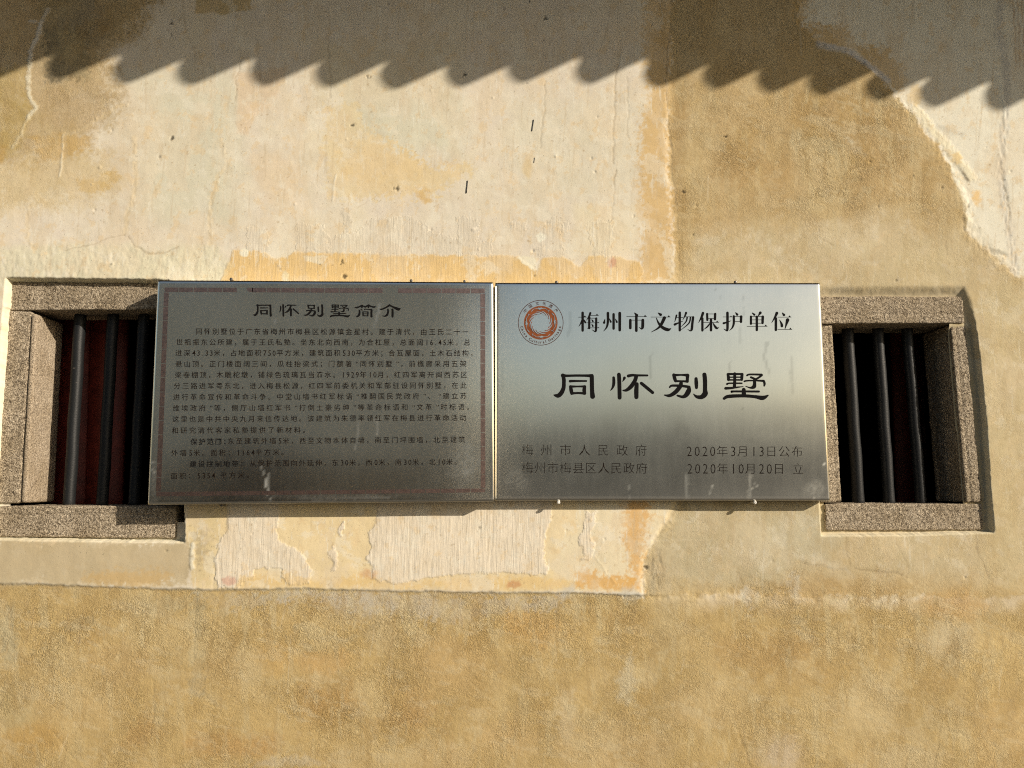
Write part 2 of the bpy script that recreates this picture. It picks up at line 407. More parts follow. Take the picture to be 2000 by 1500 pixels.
for pts, wd, op in (([(130, 490), (175, 478), (210, 466), (242, 458)], 1.6, .6), ([(250, 462), (262, 480), (285, 492), (320, 494), (350, 483)], 2.2, .55),
                    ([(355, -10), (365, 60), (382, 95), (378, 140)], 1.5, .6), ([(470, 100), (458, 200)], 1.3, .4), ([(500, 70), (505, 150)], 1.3, .4),
                    ([(1190, 20), (1180, 80)], 2, .35), ([(1210, 90), (1200, 200), (1196, 320)], 3, .4), ([(1065, 160), (1055, 290)], 2, .3), ([(1225, 150), (1226, 270)], 2, .3), ([(1203, 330), (1195, 430)], 1.6, .8),
                    ([(640, 30), (645, 190)], 2, .35), ([(655, 340), (648, 395)], 2, -1),
                    ([(1310, -20), (1312, 40), (1300, 110), (1302, 200), (1312, 290), (1320, 400), (1330, 540)], 3, .7), ([(1330, 420), (1335, 560)], 2, .5),
                    ([(1480, 255), (1545, 258)], 1.5, .6), ([(1600, 335), (1645, 350), (1680, 352), (1695, 330), (1720, 328)], 1.3, .5), ([(1600, 440), (1602, 465), (1625, 480)], 1.5, .6), ([(1845, 470), (1848, 500)], 1.5, .5),
                    ([(418, 1148), (420, 1100), (428, 1085)], 1.5, .6), ([(1653, 1045), (1652, 1080), (1662, 1100)], 1.6, .7), ([(1905, 1045), (1908, 1080), (1930, 1130)], 1.6, .7), ([(1750, 1060), (1775, 1110), (1772, 1130)], 1.4, .5),
                    ([(1440, 1115), (1450, 1140), (1470, 1145)], 1.6, .8), ([(1440, 1425), (1455, 1470), (1465, 1500)], 3, .5), ([(1835, 1420), (1822, 1500)], 3, .3), ([(1780, 1460), (1765, 1500)], 3, .3),
                    ([(1850, 1425), (1885, 1440), (1895, 1470)], 4, .45), ([(100, 1430), (130, 1470), (150, 1490)], 3, .5), ([(298, 1330), (300, 1400), (292, 1440)], 3, .45), ([(385, 1160), (380, 1210), (378, 1290)], 2.5, .5), ([(398, 1320), (400, 1340), (380, 1380)], 1.5, .6),
                    ([(640, 1425), (690, 1410), (730, 1395), (750, 1410)], 2, .5), ([(1570, 1105), (1650, 1112)], 3, .4), ([(1670, 1110), (1760, 1122)], 4, .5), ([(1180, 1060), (1160, 1085), (1200, 1140)], 1.2, -.6)):
    if op < 0: stroke(pts, wd, (246, 236, 206), -op, soft=3, warp=3, fine=3, ragged=1, h=.001)
    else: stroke(pts, wd, CR, op, soft=3, warp=6, fine=4, ragged=1, h=-.0006)
# ----- the lower ochre coat
LZ = [(-900, 1130), (-100, 1138), (0, 1140), (120, 1143), (250, 1149), (380, 1152), (600, 1150), (760, 1155), (1000, 1157), (1255, 1163), (3700, 1185), (3700, 2700), (-900, 2700)]
s, m, d = region(LZ, soft=4, warp=3, fine=2, ragged=1, pad=120)
wr = 1-sst(1255, 1330, PX[s])
sof = (1-sst(-45, 45, d+Nmid[s]*40))
mz = m*wr+sof*(1-wr)
c = alb((193, 162, 104))*(1+.08*Nmid[s]+.10*Nlow[s])[:, None]
paint[s] = paint[s]*(1-mz[:, None])+c*mz[:, None]
rel(s, mz, 0, 1.); rel(s, mz, 1, 0.)
s, m, d = region(LZ, soft=5, warp=3, fine=2, ragged=1, pad=120)
Hh[s] -= m*.0035*(1-sst(1255, 1340, PX[s]))
# below the signs
s, m = put([(362, 1045), (372, 960), (1335, 960), (1302, 1018), (1275, 1060), (1256, 1100), (1254, 1156), (380, 1150)], (233, 205, 150), .9, soft=5, warp=3)
rel(s, m, 2, .5)
s, m = put([(1078, 960), (1330, 960), (1260, 1080), (1250, 1130), (1110, 1135), (1062, 1100), (1068, 1040)], (234, 214, 172), .8, soft=10, warp=10)
put([(1078, 975), (1125, 975), (1128, 1040), (1100, 1050), (1085, 1090), (1064, 1100), (1064, 1040)], (234, 206, 154), .6, soft=10, warp=8)
P1 = [(440, 960), (444, 1000), (441, 1022), (446, 1035), (432, 1050), (424, 1062), (428, 1072), (419, 1090), (421, 1125), (426, 1146), (465, 1150), (482, 1132), (496, 1127), (496, 1111), (548, 1110), (550, 1126), (566, 1142), (605, 1138), (609, 1112), (592, 1084), (575, 1070), (560, 1064), (546, 1055), (541, 1038), (546, 1018), (541, 960)]
P2 = [(739, 960), (736, 1018), (722, 1040), (726, 1070), (716, 1090), (729, 1110), (729, 1130), (748, 1138), (752, 1132), (765, 1140), (800, 1135), (832, 1131), (900, 1122), (1000, 1118), (1045, 1124), (1068, 1120), (1070, 1105), (1061, 1090), (1062, 1045), (1072, 1020), (1082, 960)]
P3 = [(1146, 1000), (1138, 1035), (1128, 1053), (1138, 1070), (1141, 1082), (1134, 1093), (1148, 1096), (1158, 1080), (1160, 1062), (1150, 1040), (1164, 1020), (1164, 1000)]
P4 = [(660, 1030), (672, 1018), (674, 1026), (663, 1050), (659, 1040)]
P5 = [(640, 1078), (650, 1068), (659, 1085), (656, 1112), (648, 1112), (650, 1095)]
for P in (P1, P2, P3, P4, P5):
    s, m = put(P, (231, 212, 180), .85, soft=4, warp=4, fine=4, ragged=5)
    rel(s, m, 1, 1.2); Hh[s] += m*(.00022+.0006*np.clip(fbm(PX[s]/7, PY[s]/30, 85, 4, .65), -.3, 1))
for P in (P1, P2, P3):
    Pc = P+[P[0]]
put([(1222, 975), (1270, 975), (1262, 1040), (1256, 1080), (1252, 1150), (1225, 1150), (1232, 1090), (1215, 1040)], (222, 168, 92), .75, soft=20, warp=10, ragged=26)
put([(1128, 1112), (1150, 1108), (1170, 1125), (1250, 1128), (1252, 1152), (1125, 1152)], (222, 168, 90), .8, soft=12, warp=10, ragged=24)
put([(470, 1128), (560, 1118), (620, 1130), (730, 1120), (760, 1142), (1000, 1125), (1120, 1132), (1120, 1150), (460, 1147)], (228, 190, 122), .7, soft=14, warp=10, ragged=16)
put(ell(447, 1134, 16, 9), (212, 162, 132), .7, soft=6, ragged=6)
put(ell(1003, 1141, 14, 7), (204, 146, 96), .7, soft=6, ragged=6)
put(ell(722, 1120, 16, 9), (212, 158, 108), .6, soft=12, ragged=6)
put([(365, 1000), (430, 1000), (415, 1090), (412, 1140), (372, 1140)], (218, 192, 138), .7, soft=20, ragged=20)
put(ell(392, 1065, 14, 34), (168, 148, 112), .5, soft=14, warp=8, ragged=40)
s, m = put([(-80, 1050), (362, 1058), (372, 1100), (366, 1146), (-80, 1140)], (208, 186, 144), .9, soft=10, warp=8)
LL = (s, m)
put(ell(250, 1132, 90, 14), (210, 174, 112), .7, soft=16, warp=14, ragged=16)
put(ell(20, 1115, 40, 26), (190, 172, 134), .6, soft=24, warp=14)
put([(-60, 1050), (140, 1054), (110, 1078), (-60, 1076)], (200, 170, 116), .5, soft=16, warp=12)
stroke([(376, 1065), (374, 1100), (378, 1110)], 8, (232, 220, 188), .8, soft=4, h=.0015)
stroke([(-60, 1140), (120, 1142), (280, 1148), (380, 1152), (620, 1151), (800, 1156), (1000, 1158), (1255, 1164)], 3, (176, 160, 126), .6, soft=4, warp=3, ragged=2)
# tone patches of the lower coat
for cx, cy, rx, ry, c, op in ((275, 1440, 34, 26, (182, 140, 82), .5), (450, 1455, 100, 25, (190, 146, 86), .6), (650, 1370, 60, 40, (182, 142, 84), .7), (700, 1185, 70, 24, (188, 172, 142), .5), (560, 1160, 60, 9, (184, 174, 148), .6),
        (310, 1180, 60, 20, (186, 168, 126), .6), (18, 1240, 22, 60, (178, 164, 126), .7), (30, 1380, 40, 60, (184, 166, 120), .4), (388, 1250, 12, 100, (176, 162, 124), .6), (393, 1340, 12, 30, (172, 158, 122), .7),
        (540, 1280, 50, 26, (206, 166, 100), .6), (640, 1290, 50, 24, (206, 164, 102), .6), (70, 1440, 60, 30, (190, 148, 80), .6), (150, 1360, 90, 60, (200, 168, 112), .6), (750, 1230, 30, 40, (196, 172, 126), .5),
        (880, 1300, 90, 60, (196, 160, 104), .5), (800, 1390, 50, 40, (180, 140, 84), .6), (1050, 1230, 60, 30, (206, 162, 96), .6), (1000, 1200, 30, 20, (206, 162, 96), .6), (1225, 1330, 16, 50, (206, 190, 152), .6), (1110, 1400, 16, 50, (206, 184, 142), .5),
        (1460, 1165, 20, 26, (212, 200, 172), .8), (1548, 1150, 12, 20, (210, 200, 172), .8), (1108, 1162, 18, 16, (212, 202, 178), .8), (1225, 1160, 30, 10, (206, 198, 174), .6), (1300, 1220, 30, 70, (204, 180, 130), .5), (1480, 1270, 100, 40, (186, 150, 94), .6), (1560, 1300, 60, 50, (178, 142, 86), .5),
        (1520, 1470, 50, 40, (200, 178, 144), .7), (1200, 1460, 120, 40, (204, 174, 124), .5), (1700, 1380, 60, 60, (208, 182, 132), .6), (1860, 1250, 60, 40, (210, 190, 148), .6), (1950, 1290, 60, 60, (214, 182, 120), .7), (1870, 1180, 60, 30, (206, 164, 102), .6),
        (1960, 1440, 60, 60, (206, 166, 106), .5), (1760, 1480, 80, 30, (208, 184, 136), .6), (1650, 1150, 120, 20, (188, 154, 100), .5), (560, 1490, 70, 12, (196, 176, 138), .7), (680, 1480, 40, 20, (200, 172, 120), .6), (450, 1300, 50, 40, (202, 172, 120), .5), (240, 1290, 60, 40, (196, 162, 108), .4),
        (980, 1440, 70, 40, (202, 168, 112), .6), (860, 1480, 60, 30, (204, 176, 126), .6), (1380, 1380, 90, 50, (200, 170, 118), .5)):
    put(ell(cx, cy, rx, ry), c, op, soft=min(rx, ry)*1.2, warp=26, ragged=16)
for x0 in (830, 852, 871, 880): stroke([(x0, 1380), (x0+4, 1440), (x0-2, 1500)], 1.6, (160, 124, 76), .4, soft=3)

# crumbly pale bloom and strong squiggles along the top of the lower coat
put([(560, 1158), (1000, 1160), (1110, 1168), (1090, 1190), (1000, 1190), (880, 1220), (760, 1200), (620, 1180), (540, 1172)], (196, 182, 156), .6, soft=14, warp=14, ragged=30)
put([(380, 1160), (520, 1158), (540, 1180), (430, 1190)], (196, 180, 148), .5, soft=14, warp=14, ragged=30)
for P_, v_ in ((box(380, 1160, 1250, 1265), 1.4), (box(560, 1330, 800, 1420), 1.5), (box(1440, 1150, 1900, 1290), 1.3), (box(0, 1180, 300, 1290), 1.5), (box(1560, 180, 1800, 400), 1.5), (box(1400, 200, 1520, 330), 1.4)):
    s, m, d = region(P_, soft=60, warp=30); relief[s, 0] = relief[s, 0]*(1-m)+v_*m*(relief[s, 0] > .3)+relief[s, 0]*m*(relief[s, 0] <= .3)
# hairlines, scratches and runs
for k in range(150):
    x_ = random.uniform(0, 2000); y_ = random.choice((random.uniform(0, 540), random.uniform(1000, 1500), random.uniform(0, 1500)))
    L_ = random.uniform(8, 60)*random.choice((1, 1, 2.2)); a_ = random.gauss(math.pi/2+.12, .16) if random.random() < .7 else random.uniform(0, 3.14)
    p_ = [(x_+L_*t*math.cos(a_), y_+L_*t*math.sin(a_)) for t in (0, .33, .66, 1)]
    if random.random() < .55: stroke(p_, random.uniform(.6, 1.6), (168, 138, 94), random.uniform(.18, .45), soft=3, warp=3, fine=2, ragged=1)
    else: stroke(p_, random.uniform(.6, 1.6), (240, 228, 196), random.uniform(.18, .4), soft=3, warp=3, fine=2, ragged=1)
# large unevenness of the trowelled wall
Hh += .0003*relief[:, 0]*fbm((PX*.8+PY*.6)/26, (-PX*.6+PY*.8)/7, 111, 3)
Hh += .0030*fbm(PX/330, PY/300, 101, 3)+.0008*fbm(PX/70, PY/80, 105, 3)+.00016*fbm(PX/14, PY/16, 107, 2)
# wear: limewash rubbed and smeared, at several sizes and directions
def wear(mask, fx, fy, ang, seed, t0, t1, c, op, rough=.66, oc=6):
    ca, sa = math.cos(ang), math.sin(ang)
    x = PX*ca+PY*sa; y = -PX*sa+PY*ca
    n = fbm(x/fx, y/fy, seed, oc, rough)
    m = (sst(t0, t1, n)*mask*op).astype(np.float32)[:, None]
    paint[:] = paint*(1-m)+alb(c)*m
isw = relief[:, 0]; isp = np.clip(1-isw, 0, 1)*(PY < 1160)
dark = 1-.75*(1-sst(60, 200, np.hypot(PX-150, (PY-60)*1.2)))
wear(isp*dark, 110, 130, .1, 201, .05, .16, (232, 208, 168), .35)
wear(isp*dark, 50, 160, .05, 203, .10, .22, (220, 194, 152), .30)
wear(isp*dark, 60, 50, .6, 205, .12, .20, (236, 222, 190), .38)
wear(isp*dark, 26, 30, .3, 207, .20, .28, (226, 192, 138), .4)
wear(isp*dark, 7, 120, .06, 209, .22, .34, (206, 182, 142), .40)
wear(isp*dark, 5, 90, -.05, 211, .25, .36, (238, 226, 196), .45)
wear(isp, 9, 10, .3, 213, .36, .42, (170, 140, 96), .5)
rg_ = isw*(1-.35*sst(.0, 1, (PX > 1310)*(PY < 160)))
wear(rg_, 150, 210, .1, 221, .02, .26, (207, 180, 126), .42)
wear(rg_, 120, 170, .2, 223, .06, .28, (180, 146, 88), .42)
wear(rg_, 90, 34, .25, 225, .12, .26, (212, 190, 144), .28)
wear(rg_, 26, 120, .06, 227, .10, .26, (180, 149, 96), .36)
wear(rg_, 30, 140, -.04, 241, .12, .28, (209, 186, 136), .32)
wear(rg_, 70, 80, .1, 229, .16, .30, (200, 166, 104), .30)
wear(rg_, 14, 12, .5, 231, .12, .26, (212, 186, 136), .22)
wear(rg_, 12, 14, -.4, 233, .14, .28, (172, 140, 86), .22)
wear(rg_, 6, 110, .08, 235, .22, .32, (176, 146, 98), .35)
wear(rg_, 90, 60, .3, 237, .22, .30, (202, 184, 140), .18)
put([(700, 270), (790, 292), (850, 328), (918, 330), (850, 368), (760, 382), (705, 372), (690, 320)], (230, 198, 140), .35, soft=10, warp=22, fine=10, ragged=40)
put([(-80, 1056), (362, 1060), (372, 1100), (366, 1142), (-80, 1134)], (194, 171, 128), .8, soft=14, warp=20, ragged=24)
put(ell(250, 1128, 90, 14), (206, 168, 106), .6, soft=16, warp=14, ragged=20)
# pocks
for k in range(120):
    cx = random.uniform(0, 2000); cy = random.uniform(0, 1130); r = random.uniform(1.5, 3.4)
    sel = np.nonzero((np.abs(PX-cx) < 14) & (np.abs(PY-cy) < 14))[0]
    if not len(sel): continue
    d = np.hypot((PX[sel]-cx)*random.uniform(.8, 1.8), PY[sel]-cy)
    m = 1-sst(r*.4, r*1.3, d)
    Hh[sel] -= m*random.choice((.0015, .0022, -.0015))
    if random.random() < .3: paint[sel] *= (1-.4*m)[:, None]
for cx, cy, r in ((720, 150, 4), (690, 245, 3), (775, 368, 4), (1418, 265, 3), (1065, 35, 4), (905, 148, 4), (336, 44, 3.5), (335, 270, 4), (1335, 372, 5), (668, 512, 4), (672, 541, 4), (1262, 1108, 5), (625, 519, 3)):
    sel = np.nonzero((np.abs(PX-cx) < 14) & (np.abs(PY-cy) < 14))[0]
    m = 1-sst(r*.4, r*1.2, np.hypot(PX[sel]-cx, PY[sel]-cy)+RG[sel]*9)
    paint[sel] *= (1-.75*m)[:, None]; Hh[sel] -= m*.002

# niches round the two windows
NL = [(10, 541), (200, 543), (330, 545), (356, 700), (361, 1060), (200, 1058), (-24, 1054), (-8, 800)]
NR = [(1580, 557), (1700, 557), (1886, 556), (1900, 590), (1915, 700), (1928, 830), (1935, 940), (1942, 1041), (1760, 1046), (1605, 1047)]
OL = [(30, 580), (345, 580), (352, 1020), (5, 1020)]           # openings in the sheet, hidden by the stones
OR = [(1596, 606), (1858, 606), (1892, 1008), (1620, 1008)]
ND = .030
stn = np.zeros(X.size, bool)
Yw = -Hh
for k, (Npoly, Opoly) in enumerate(((NL, OL), (NR, OR))):
    P = np.array(Npoly)
    sel = np.nonzero((PX > P[:, 0].min()-20) & (PX < P[:, 0].max()+20) & (PY > P[:, 1].min()-20) & (PY < P[:, 1].max()+20))[0]
    d = sdf(PX[sel]+W2x[sel]*1.6, PY[sel]+W2y[sel]*1.6, Npoly)
    wd = 4.0+0*d
    if k == 1: wd = 4+18*(1-sst(585, 640, PY[sel]))
    else: wd = np.where(PY[sel] < 600, 7., 4.)
    m = sst(0, 1, -d/wd)
    dep = ND if k == 0 else .014+(.024-.014)*sst(632, 650, PY[sel])
    Yw[sel] = Yw[sel]*(1-m)+(dep+.0012*Nmid[sel])*m
    # lip of the reveal is a little paler
    mm = (m*(1-sst(1.0, 2.2, -d/wd+.0*d)))[:, None]*.8
    paint[sel] = paint[sel]*(1-mm)+alb((222, 204, 160) if k == 0 else (206, 184, 142))*mm
    e = (1-sst(0, 5, np.abs(d+1)))[:, None]*.35
    paint[sel] = paint[sel]*(1-e)+alb((236, 222, 184))*e*(PY[sel] > 700)[:, None]+paint[sel]*e*(PY[sel] <= 700)[:, None]
    relief[sel, 0] *= (1-m)
    o = sdf(PX[sel], PY[sel], Opoly)
    stn[sel] |= o < 0
P0[:, 1] = Yw
idx = np.arange(X.size).reshape(ny, nx)
q = np.stack([idx[:-1, :-1], idx[:-1, 1:], idx[1:, 1:], idx[1:, :-1]], -1).reshape(-1, 4)
q = q[~stn[q].any(1)]
paint = np.clip(paint, .01, .85)

M_wall = wall_material()
house = empty('house', (0, 0, 0))
tag(house, 'old house wall of patchy cream and ochre plaster with two stone framed windows', 'house')
wall = mesh('plaster_wall', P0, q, M_wall, house, attrs={'paint': paint, 'relief': relief})
tag(wall, 'patchy cream and ochre lime plaster with cracks and peeled layers')
del W1x, W1y, W2x, W2y

# ------------------------------------------------------------------ rounded blocks
def block(c4, y0, y1, st=.004, r=.004, disp=None):
    """rounded block; c4 = front corners (photo pixels on plane y0: tl, tr, br, bl); runs back to y1"""
    C = at([c[0] for c in c4], [c[1] for c in c4], y0)
    Wd = np.linalg.norm(C[1]-C[0]); Ht = np.linalg.norm(C[3]-C[0]); T = y1-y0
    n = [max(2, int(round(L/st))) for L in (Wd, Ht, T)]
    keys = []; quads = []
    def grid(ax, val):
        o = [a for a in range(3) if a != ax]
        I, J = np.meshgrid(np.arange(n[o[0]]+1), np.arange(n[o[1]]+1), indexing='ij')
        K = np.zeros(I.shape+(3,), int); K[..., o[0]] = I; K[..., o[1]] = J; K[..., ax] = val
        base = sum(len(k) for k in keys)
        keys.append(K.reshape(-1, 3))
        id_ = np.arange(I.size).reshape(I.shape)+base
        a, b, c, d = id_[:-1, :-1], id_[1:, :-1], id_[1:, 1:], id_[:-1, 1:]
        qd = np.stack([a, b, c, d], -1).reshape(-1, 4)
        flip = (val == 0) ^ (ax == 1)
        # keys axes: 0 right, 1 down, 2 back
        quads.append(qd[:, ::-1] if not flip else qd)
    for ax in range(3):
        grid(ax, 0); grid(ax, n[ax])
    K = np.concatenate(keys); Q = np.concatenate(quads)
    U, inv = np.unique(K, axis=0, return_inverse=True); inv = np.asarray(inv).reshape(-1)
    Q = inv[Q]
    D = np.array([Wd, Ht, T]); p = U/np.array(n)*D
    rr = min(r, D.min()*.45)
    inner = np.clip(p, rr, D-rr); dv = p-inner; L = np.linalg.norm(dv, axis=1); L[L == 0] = 1
    nrm = dv/L[:, None]; p = inner+nrm*rr
    def world(p):
        u = (p[:, 0]/Wd)[:, None]; v = (p[:, 1]/Ht)[:, None]
        w_ = (1-v)*((1-u)*C[0]+u*C[1])+v*((1-u)*C[3]+u*C[2])
        w_ = w_.copy(); w_[:, 1] = y0+p[:, 2]; return w_
    Wp = world(p)
    if disp is not None:
        Wp = world(p+nrm*disp(Wp, p, D)[:, None])
    return Wp, Q[:, ::-1]
def rough(amp=.0016, seed=0, grooves=()):
    def f(Wp, p, D):
        a = fbm(Wp[:, 0]*120+Wp[:, 1]*90, Wp[:, 2]*120+Wp[:, 1]*70, seed, 3, .7)
        b = fbm(Wp[:, 0]*14+Wp[:, 1]*30, Wp[:, 2]*14, seed+9, 2)
        h = a*amp+b*amp*1.2
        fr = p[:, 2] < D[2]*.3
        for ax, pos in grooves:
            h = h-np.where(fr, np.exp(-((p[:, ax]-pos)/.0022)**2)*.0024, 0)
        return h
    return f

def stone_material(name, c1, c2, c3):
    m, n, l, b = newmat(name)
    g = n.new('ShaderNodeNewGeometry')
    def noise(s, d=3., r=.6):
        t = N(n, 'ShaderNodeTexNoise', Scale=s, Detail=d, Roughness=r); l.new(g.outputs['Position'], t.inputs['Vector']); return t.outputs['Fac']
    a = noise(420, 2.); c = noise(14, 4.); v = noise(150, 4., .75)
    cr = n.new('ShaderNodeValToRGB'); e = cr.color_ramp.elements
    e[0].position = .39; e[0].color = (*c1, 1); e[1].position = .62; e[1].color = (*c3, 1)
    k = e.new(.5); k.color = (*c2, 1)
    l.new(mathn(n, l, 'ADD', mathn(n, l, 'MULTIPLY', a, .6), mathn(n, l, 'MULTIPLY', v, .4)), cr.inputs[0])
    mx = n.new('ShaderNodeMix'); mx.data_type = 'RGBA'; mx.blend_type = 'MULTIPLY'
    mr = n.new('ShaderNodeMapRange'); mr.inputs['From Min'].default_value = .35; mr.inputs['From Max'].default_value = .65
    l.new(c, mr.inputs[0]); l.new(mr.outputs[0], mx.inputs[0])
    l.new(cr.outputs[0], mx.inputs[6]); mx.inputs[7].default_value = (.80, .77, .71, 1)
    l.new(mx.outputs[2], b.inputs['Base Color'])
    b.inputs['Roughness'].default_value = .88; b.inputs['Specular IOR Level'].default_value = .3
    bp = N(n, 'ShaderNodeBump', Strength=1., Distance=1.)
    h = mathn(n, l, 'ADD', mathn(n, l, 'MULTIPLY', v, .0085), mathn(n, l, 'MULTIPLY', a, .0014))
    l.new(h, bp.inputs['Height']); l.new(bp.outputs[0], b.inputs['Normal'])
    return m
M_st = stone_material('pinkish granite', (.065, .047, .030), (.39, .32, .23), (.78, .68, .53))
M_st2 = stone_material('chiselled granite sunlit tone', (.20, .155, .11), (.50, .41, .30), (.70, .60, .47))  # smooth stone, the sun on the reveal put into its lighter colours
M_bar = plain('black painted iron', (.011, .012, .013), .5, 0, 300, .35, .0005)
M_bar.node_tree.nodes['Principled BSDF'].inputs['Specular IOR Level'].default_value = .3
_n, _l = M_bar.node_tree.nodes, M_bar.node_tree.links
_t = N(_n, 'ShaderNodeTexNoise', Scale=70., Detail=5., Roughness=.75); _g = _n.new('ShaderNodeNewGeometry'); _l.new(_g.outputs['Position'], _t.inputs['Vector'])
_r = _n.new('ShaderNodeValToRGB'); _r.color_ramp.elements[0].position = .66; _r.color_ramp.elements[0].color = (.012, .013, .014, 1)
_r.color_ramp.elements[1].position = .70; _r.color_ramp.elements[1].color = (.14, .12, .10, 1)
_l.new(_t.outputs['Fac'], _r.inputs[0]); _l.new(_r.outputs[0], _n['Principled BSDF'].inputs['Base Color'])
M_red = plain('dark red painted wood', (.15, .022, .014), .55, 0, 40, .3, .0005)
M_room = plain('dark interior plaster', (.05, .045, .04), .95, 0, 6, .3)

def sub(o, parent): return child(o, parent)
def tube(name, a, b, rad, mat, parent, seg=14, rings=14, wob=.0006):
    a = np.array(a); b = np.array(b); ax = b-a; L = np.linalg.norm(ax); ax /= L
    e1 = np.cross(ax, [0, 1, 0]); e1 /= np.linalg.norm(e1); e2 = np.cross(ax, e1)
    V = []; Fc = []
    for i in range(rings+1):
        c = a+ax*L*i/rings+e1*wob*math.sin(i*1.3)
        for k in range(seg):
            t = 2*math.pi*k/seg
            rr = rad*(1+.03*math.sin(i*2.1+k))
            V.append(c+e1*rr*math.cos(t)+e2*rr*math.sin(t))
    for i in range(rings):
        for k in range(seg):
            p, q_ = i*seg+k, i*seg+(k+1) % seg
            Fc.append((p, q_, q_+seg, p+seg))
    Fc.append(tuple(range(seg))[::-1]); Fc.append(tuple(rings*seg+k for k in range(seg)))
    o = mesh(name, V, Fc, mat, None)
    if parent: child(o, parent)
    return o

SY0, SY1 = .022, .150
# ---- left window
wl = empty('window', (at(np.array(170.), np.array(990.), .03)), house)
tag(wl, 'barred window half covered by the grey information sign')
def stone(name, c4, par, y0=SY0, y1=SY1, seed=0, mat=None, amp=.0018, r=.004, grooves=(), st=.003):
    V, Q = block(c4, y0, y1, st, r, rough(amp, seed, grooves))
    return child(mesh(name, V, Q, mat or M_st), par)
stone('lintel', [(19, 551), (372, 553), (378, 604), (17, 606)], wl, seed=1, grooves=((1, .060),))
stone('jamb', [(15, 607), (63, 608), (41, 983), (-22, 983)], wl, y0=SY0+.001, seed=3, grooves=((0, .062),))
stone('jamb', [(346, 607), (392, 607), (398, 983), (350, 983)], wl, y0=SY0+.001, seed=4)
stone('sill', [(-60, 988), (344, 988), (342, 1052), (-62, 1048)], wl, y0=SY0-.002, seed=5, grooves=((1, .022),))
# dressed inner face of the left jamb, a thin smooth band proud of the rough one
stone('jamb_facing', [(61, 613), (72, 613), (51, 982), (40, 982)], wl, y0=SY0-.001, y1=SY1-.002, seed=6, mat=M_st2, amp=.0007, r=.006, st=.0028)
YB = .082
def bar(xt, yt, xb, yb, wpx, par):
    a = at(np.array(float(xt)), np.array(float(yt)), YB); b = at(np.array(float(xb)), np.array(float(yb)), YB)
    ax = (a-b)/np.linalg.norm(a-b)
    a = a+ax*.045; b = b-ax*.03
    rad = wpx/2/F*(YB+DIST)*1.01
    return tube('iron_bar', b, a, rad, M_bar, par)
bar(157, 615, 135, 987, 21, wl); bar(221, 615, 200, 985, 20.5, wl); bar(281, 618, 262, 987, 20, wl); bar(340, 618, 325, 987, 20, wl)
def slab(name, c4, y0, y1, mat, par, r=.003, st=.05):
    V, Q = block(c4, y0, y1, st, r); o = mesh(name, V, Q, mat)
    return child(o, par) if par else o
slab('shutter_board', [(100, 590), (176, 590), (164, 1010), (88, 1010)], .215, .235, M_red, wl)
slab('shutter_board', [(178, 590), (250, 590), (236, 1010), (166, 1010)], .217, .237, M_red, wl)
# ---- right window
wr_ = empty('window', (at(np.array(1760.), np.array(990.), .03)), house)
tag(wr_, 'barred window with three bars right of the silver heritage sign')
stone('lintel', [(1560, 578), (1880, 579), (1884, 631), (1566, 632)], wr_, y0=.009, seed=11, grooves=((1, .052),))
stone('jamb', [(1585, 634), (1626, 634), (1644, 981), (1600, 981)], wr_, y0=.0155, seed=13, grooves=((0, .045),))
stone('jamb', [(1856, 634), (1886, 633), (1919, 980), (1887, 981)], wr_, y0=.0155, seed=14, grooves=((0, .014),))
stone('sill', [(1611, 984), (1919, 984), (1921, 1035), (1613, 1037)], wr_, y0=.0165, seed=15, grooves=((1, .020),))
bar(1655, 638, 1677, 983, 22, wr_); bar(1714, 638, 1737, 984, 21, wr_); bar(1771, 640, 1799, 982, 20, wr_)
slab('shutter_board', [(1740, 600), (1800, 600), (1815, 1010), (1755, 1010)], .50, .52, M_red, wr_)
# ---- the room behind: one dark shell, open towards the wall
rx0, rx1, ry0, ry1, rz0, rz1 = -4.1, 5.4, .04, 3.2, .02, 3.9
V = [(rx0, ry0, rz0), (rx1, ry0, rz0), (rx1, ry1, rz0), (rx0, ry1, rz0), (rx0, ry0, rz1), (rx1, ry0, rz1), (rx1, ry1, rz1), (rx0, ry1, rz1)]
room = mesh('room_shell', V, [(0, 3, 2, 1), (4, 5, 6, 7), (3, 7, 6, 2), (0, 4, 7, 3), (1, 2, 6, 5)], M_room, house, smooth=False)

# ------------------------------------------------------------------ tiled eave overhead (out of frame, it throws the scalloped shadow)
M_tile = plain('grey clay roof tile', (.10, .095, .09), .85, 0, 30, .35, .002)
M_wood = plain('weathered eave board', (.16, .11, .07), .8, 0, 25, .3, .001)
lob = [(-150, 158), (-20, 160), (115, 160), (241, 168), (371, 167), (518, 164), (640, 169), (766, 174), (898, 168), (1021, 163), (1150, 166), (1283, 170), (1401, 173), (1510, 177), (1611, 186), (1716, 197), (1828, 209), (1955, 214), (2080, 222), (2200, 228)]
OV = 1.0
kx, kz = SUNV.x/-SUNV.y, SUNV.z/-SUNV.y
L0 = at([a for a, b in lob], [b for a, b in lob], 0.)
ends = np.stack([L0[:, 0]+kx*OV, L0[:, 2]+kz*OV], 1)
pit = .172
ex = list(ends)
for k in range(14): ex.append(np.array([ex[-1][0]+pit, ex[-1][1]-.004]))
pre = []
for k in range(18): pre.append(np.array([ends[0][0]-pit*(k+1), ends[0][1]+.002]))
ex = pre[::-1]+ex
eave = empty('eave', (0, -OV, 3.4), house)
tag(eave, 'tiled eave overhanging the wall')
SL = .04                                        # almost level at the edge, set to slope the shadow teeth
RT_ = .030
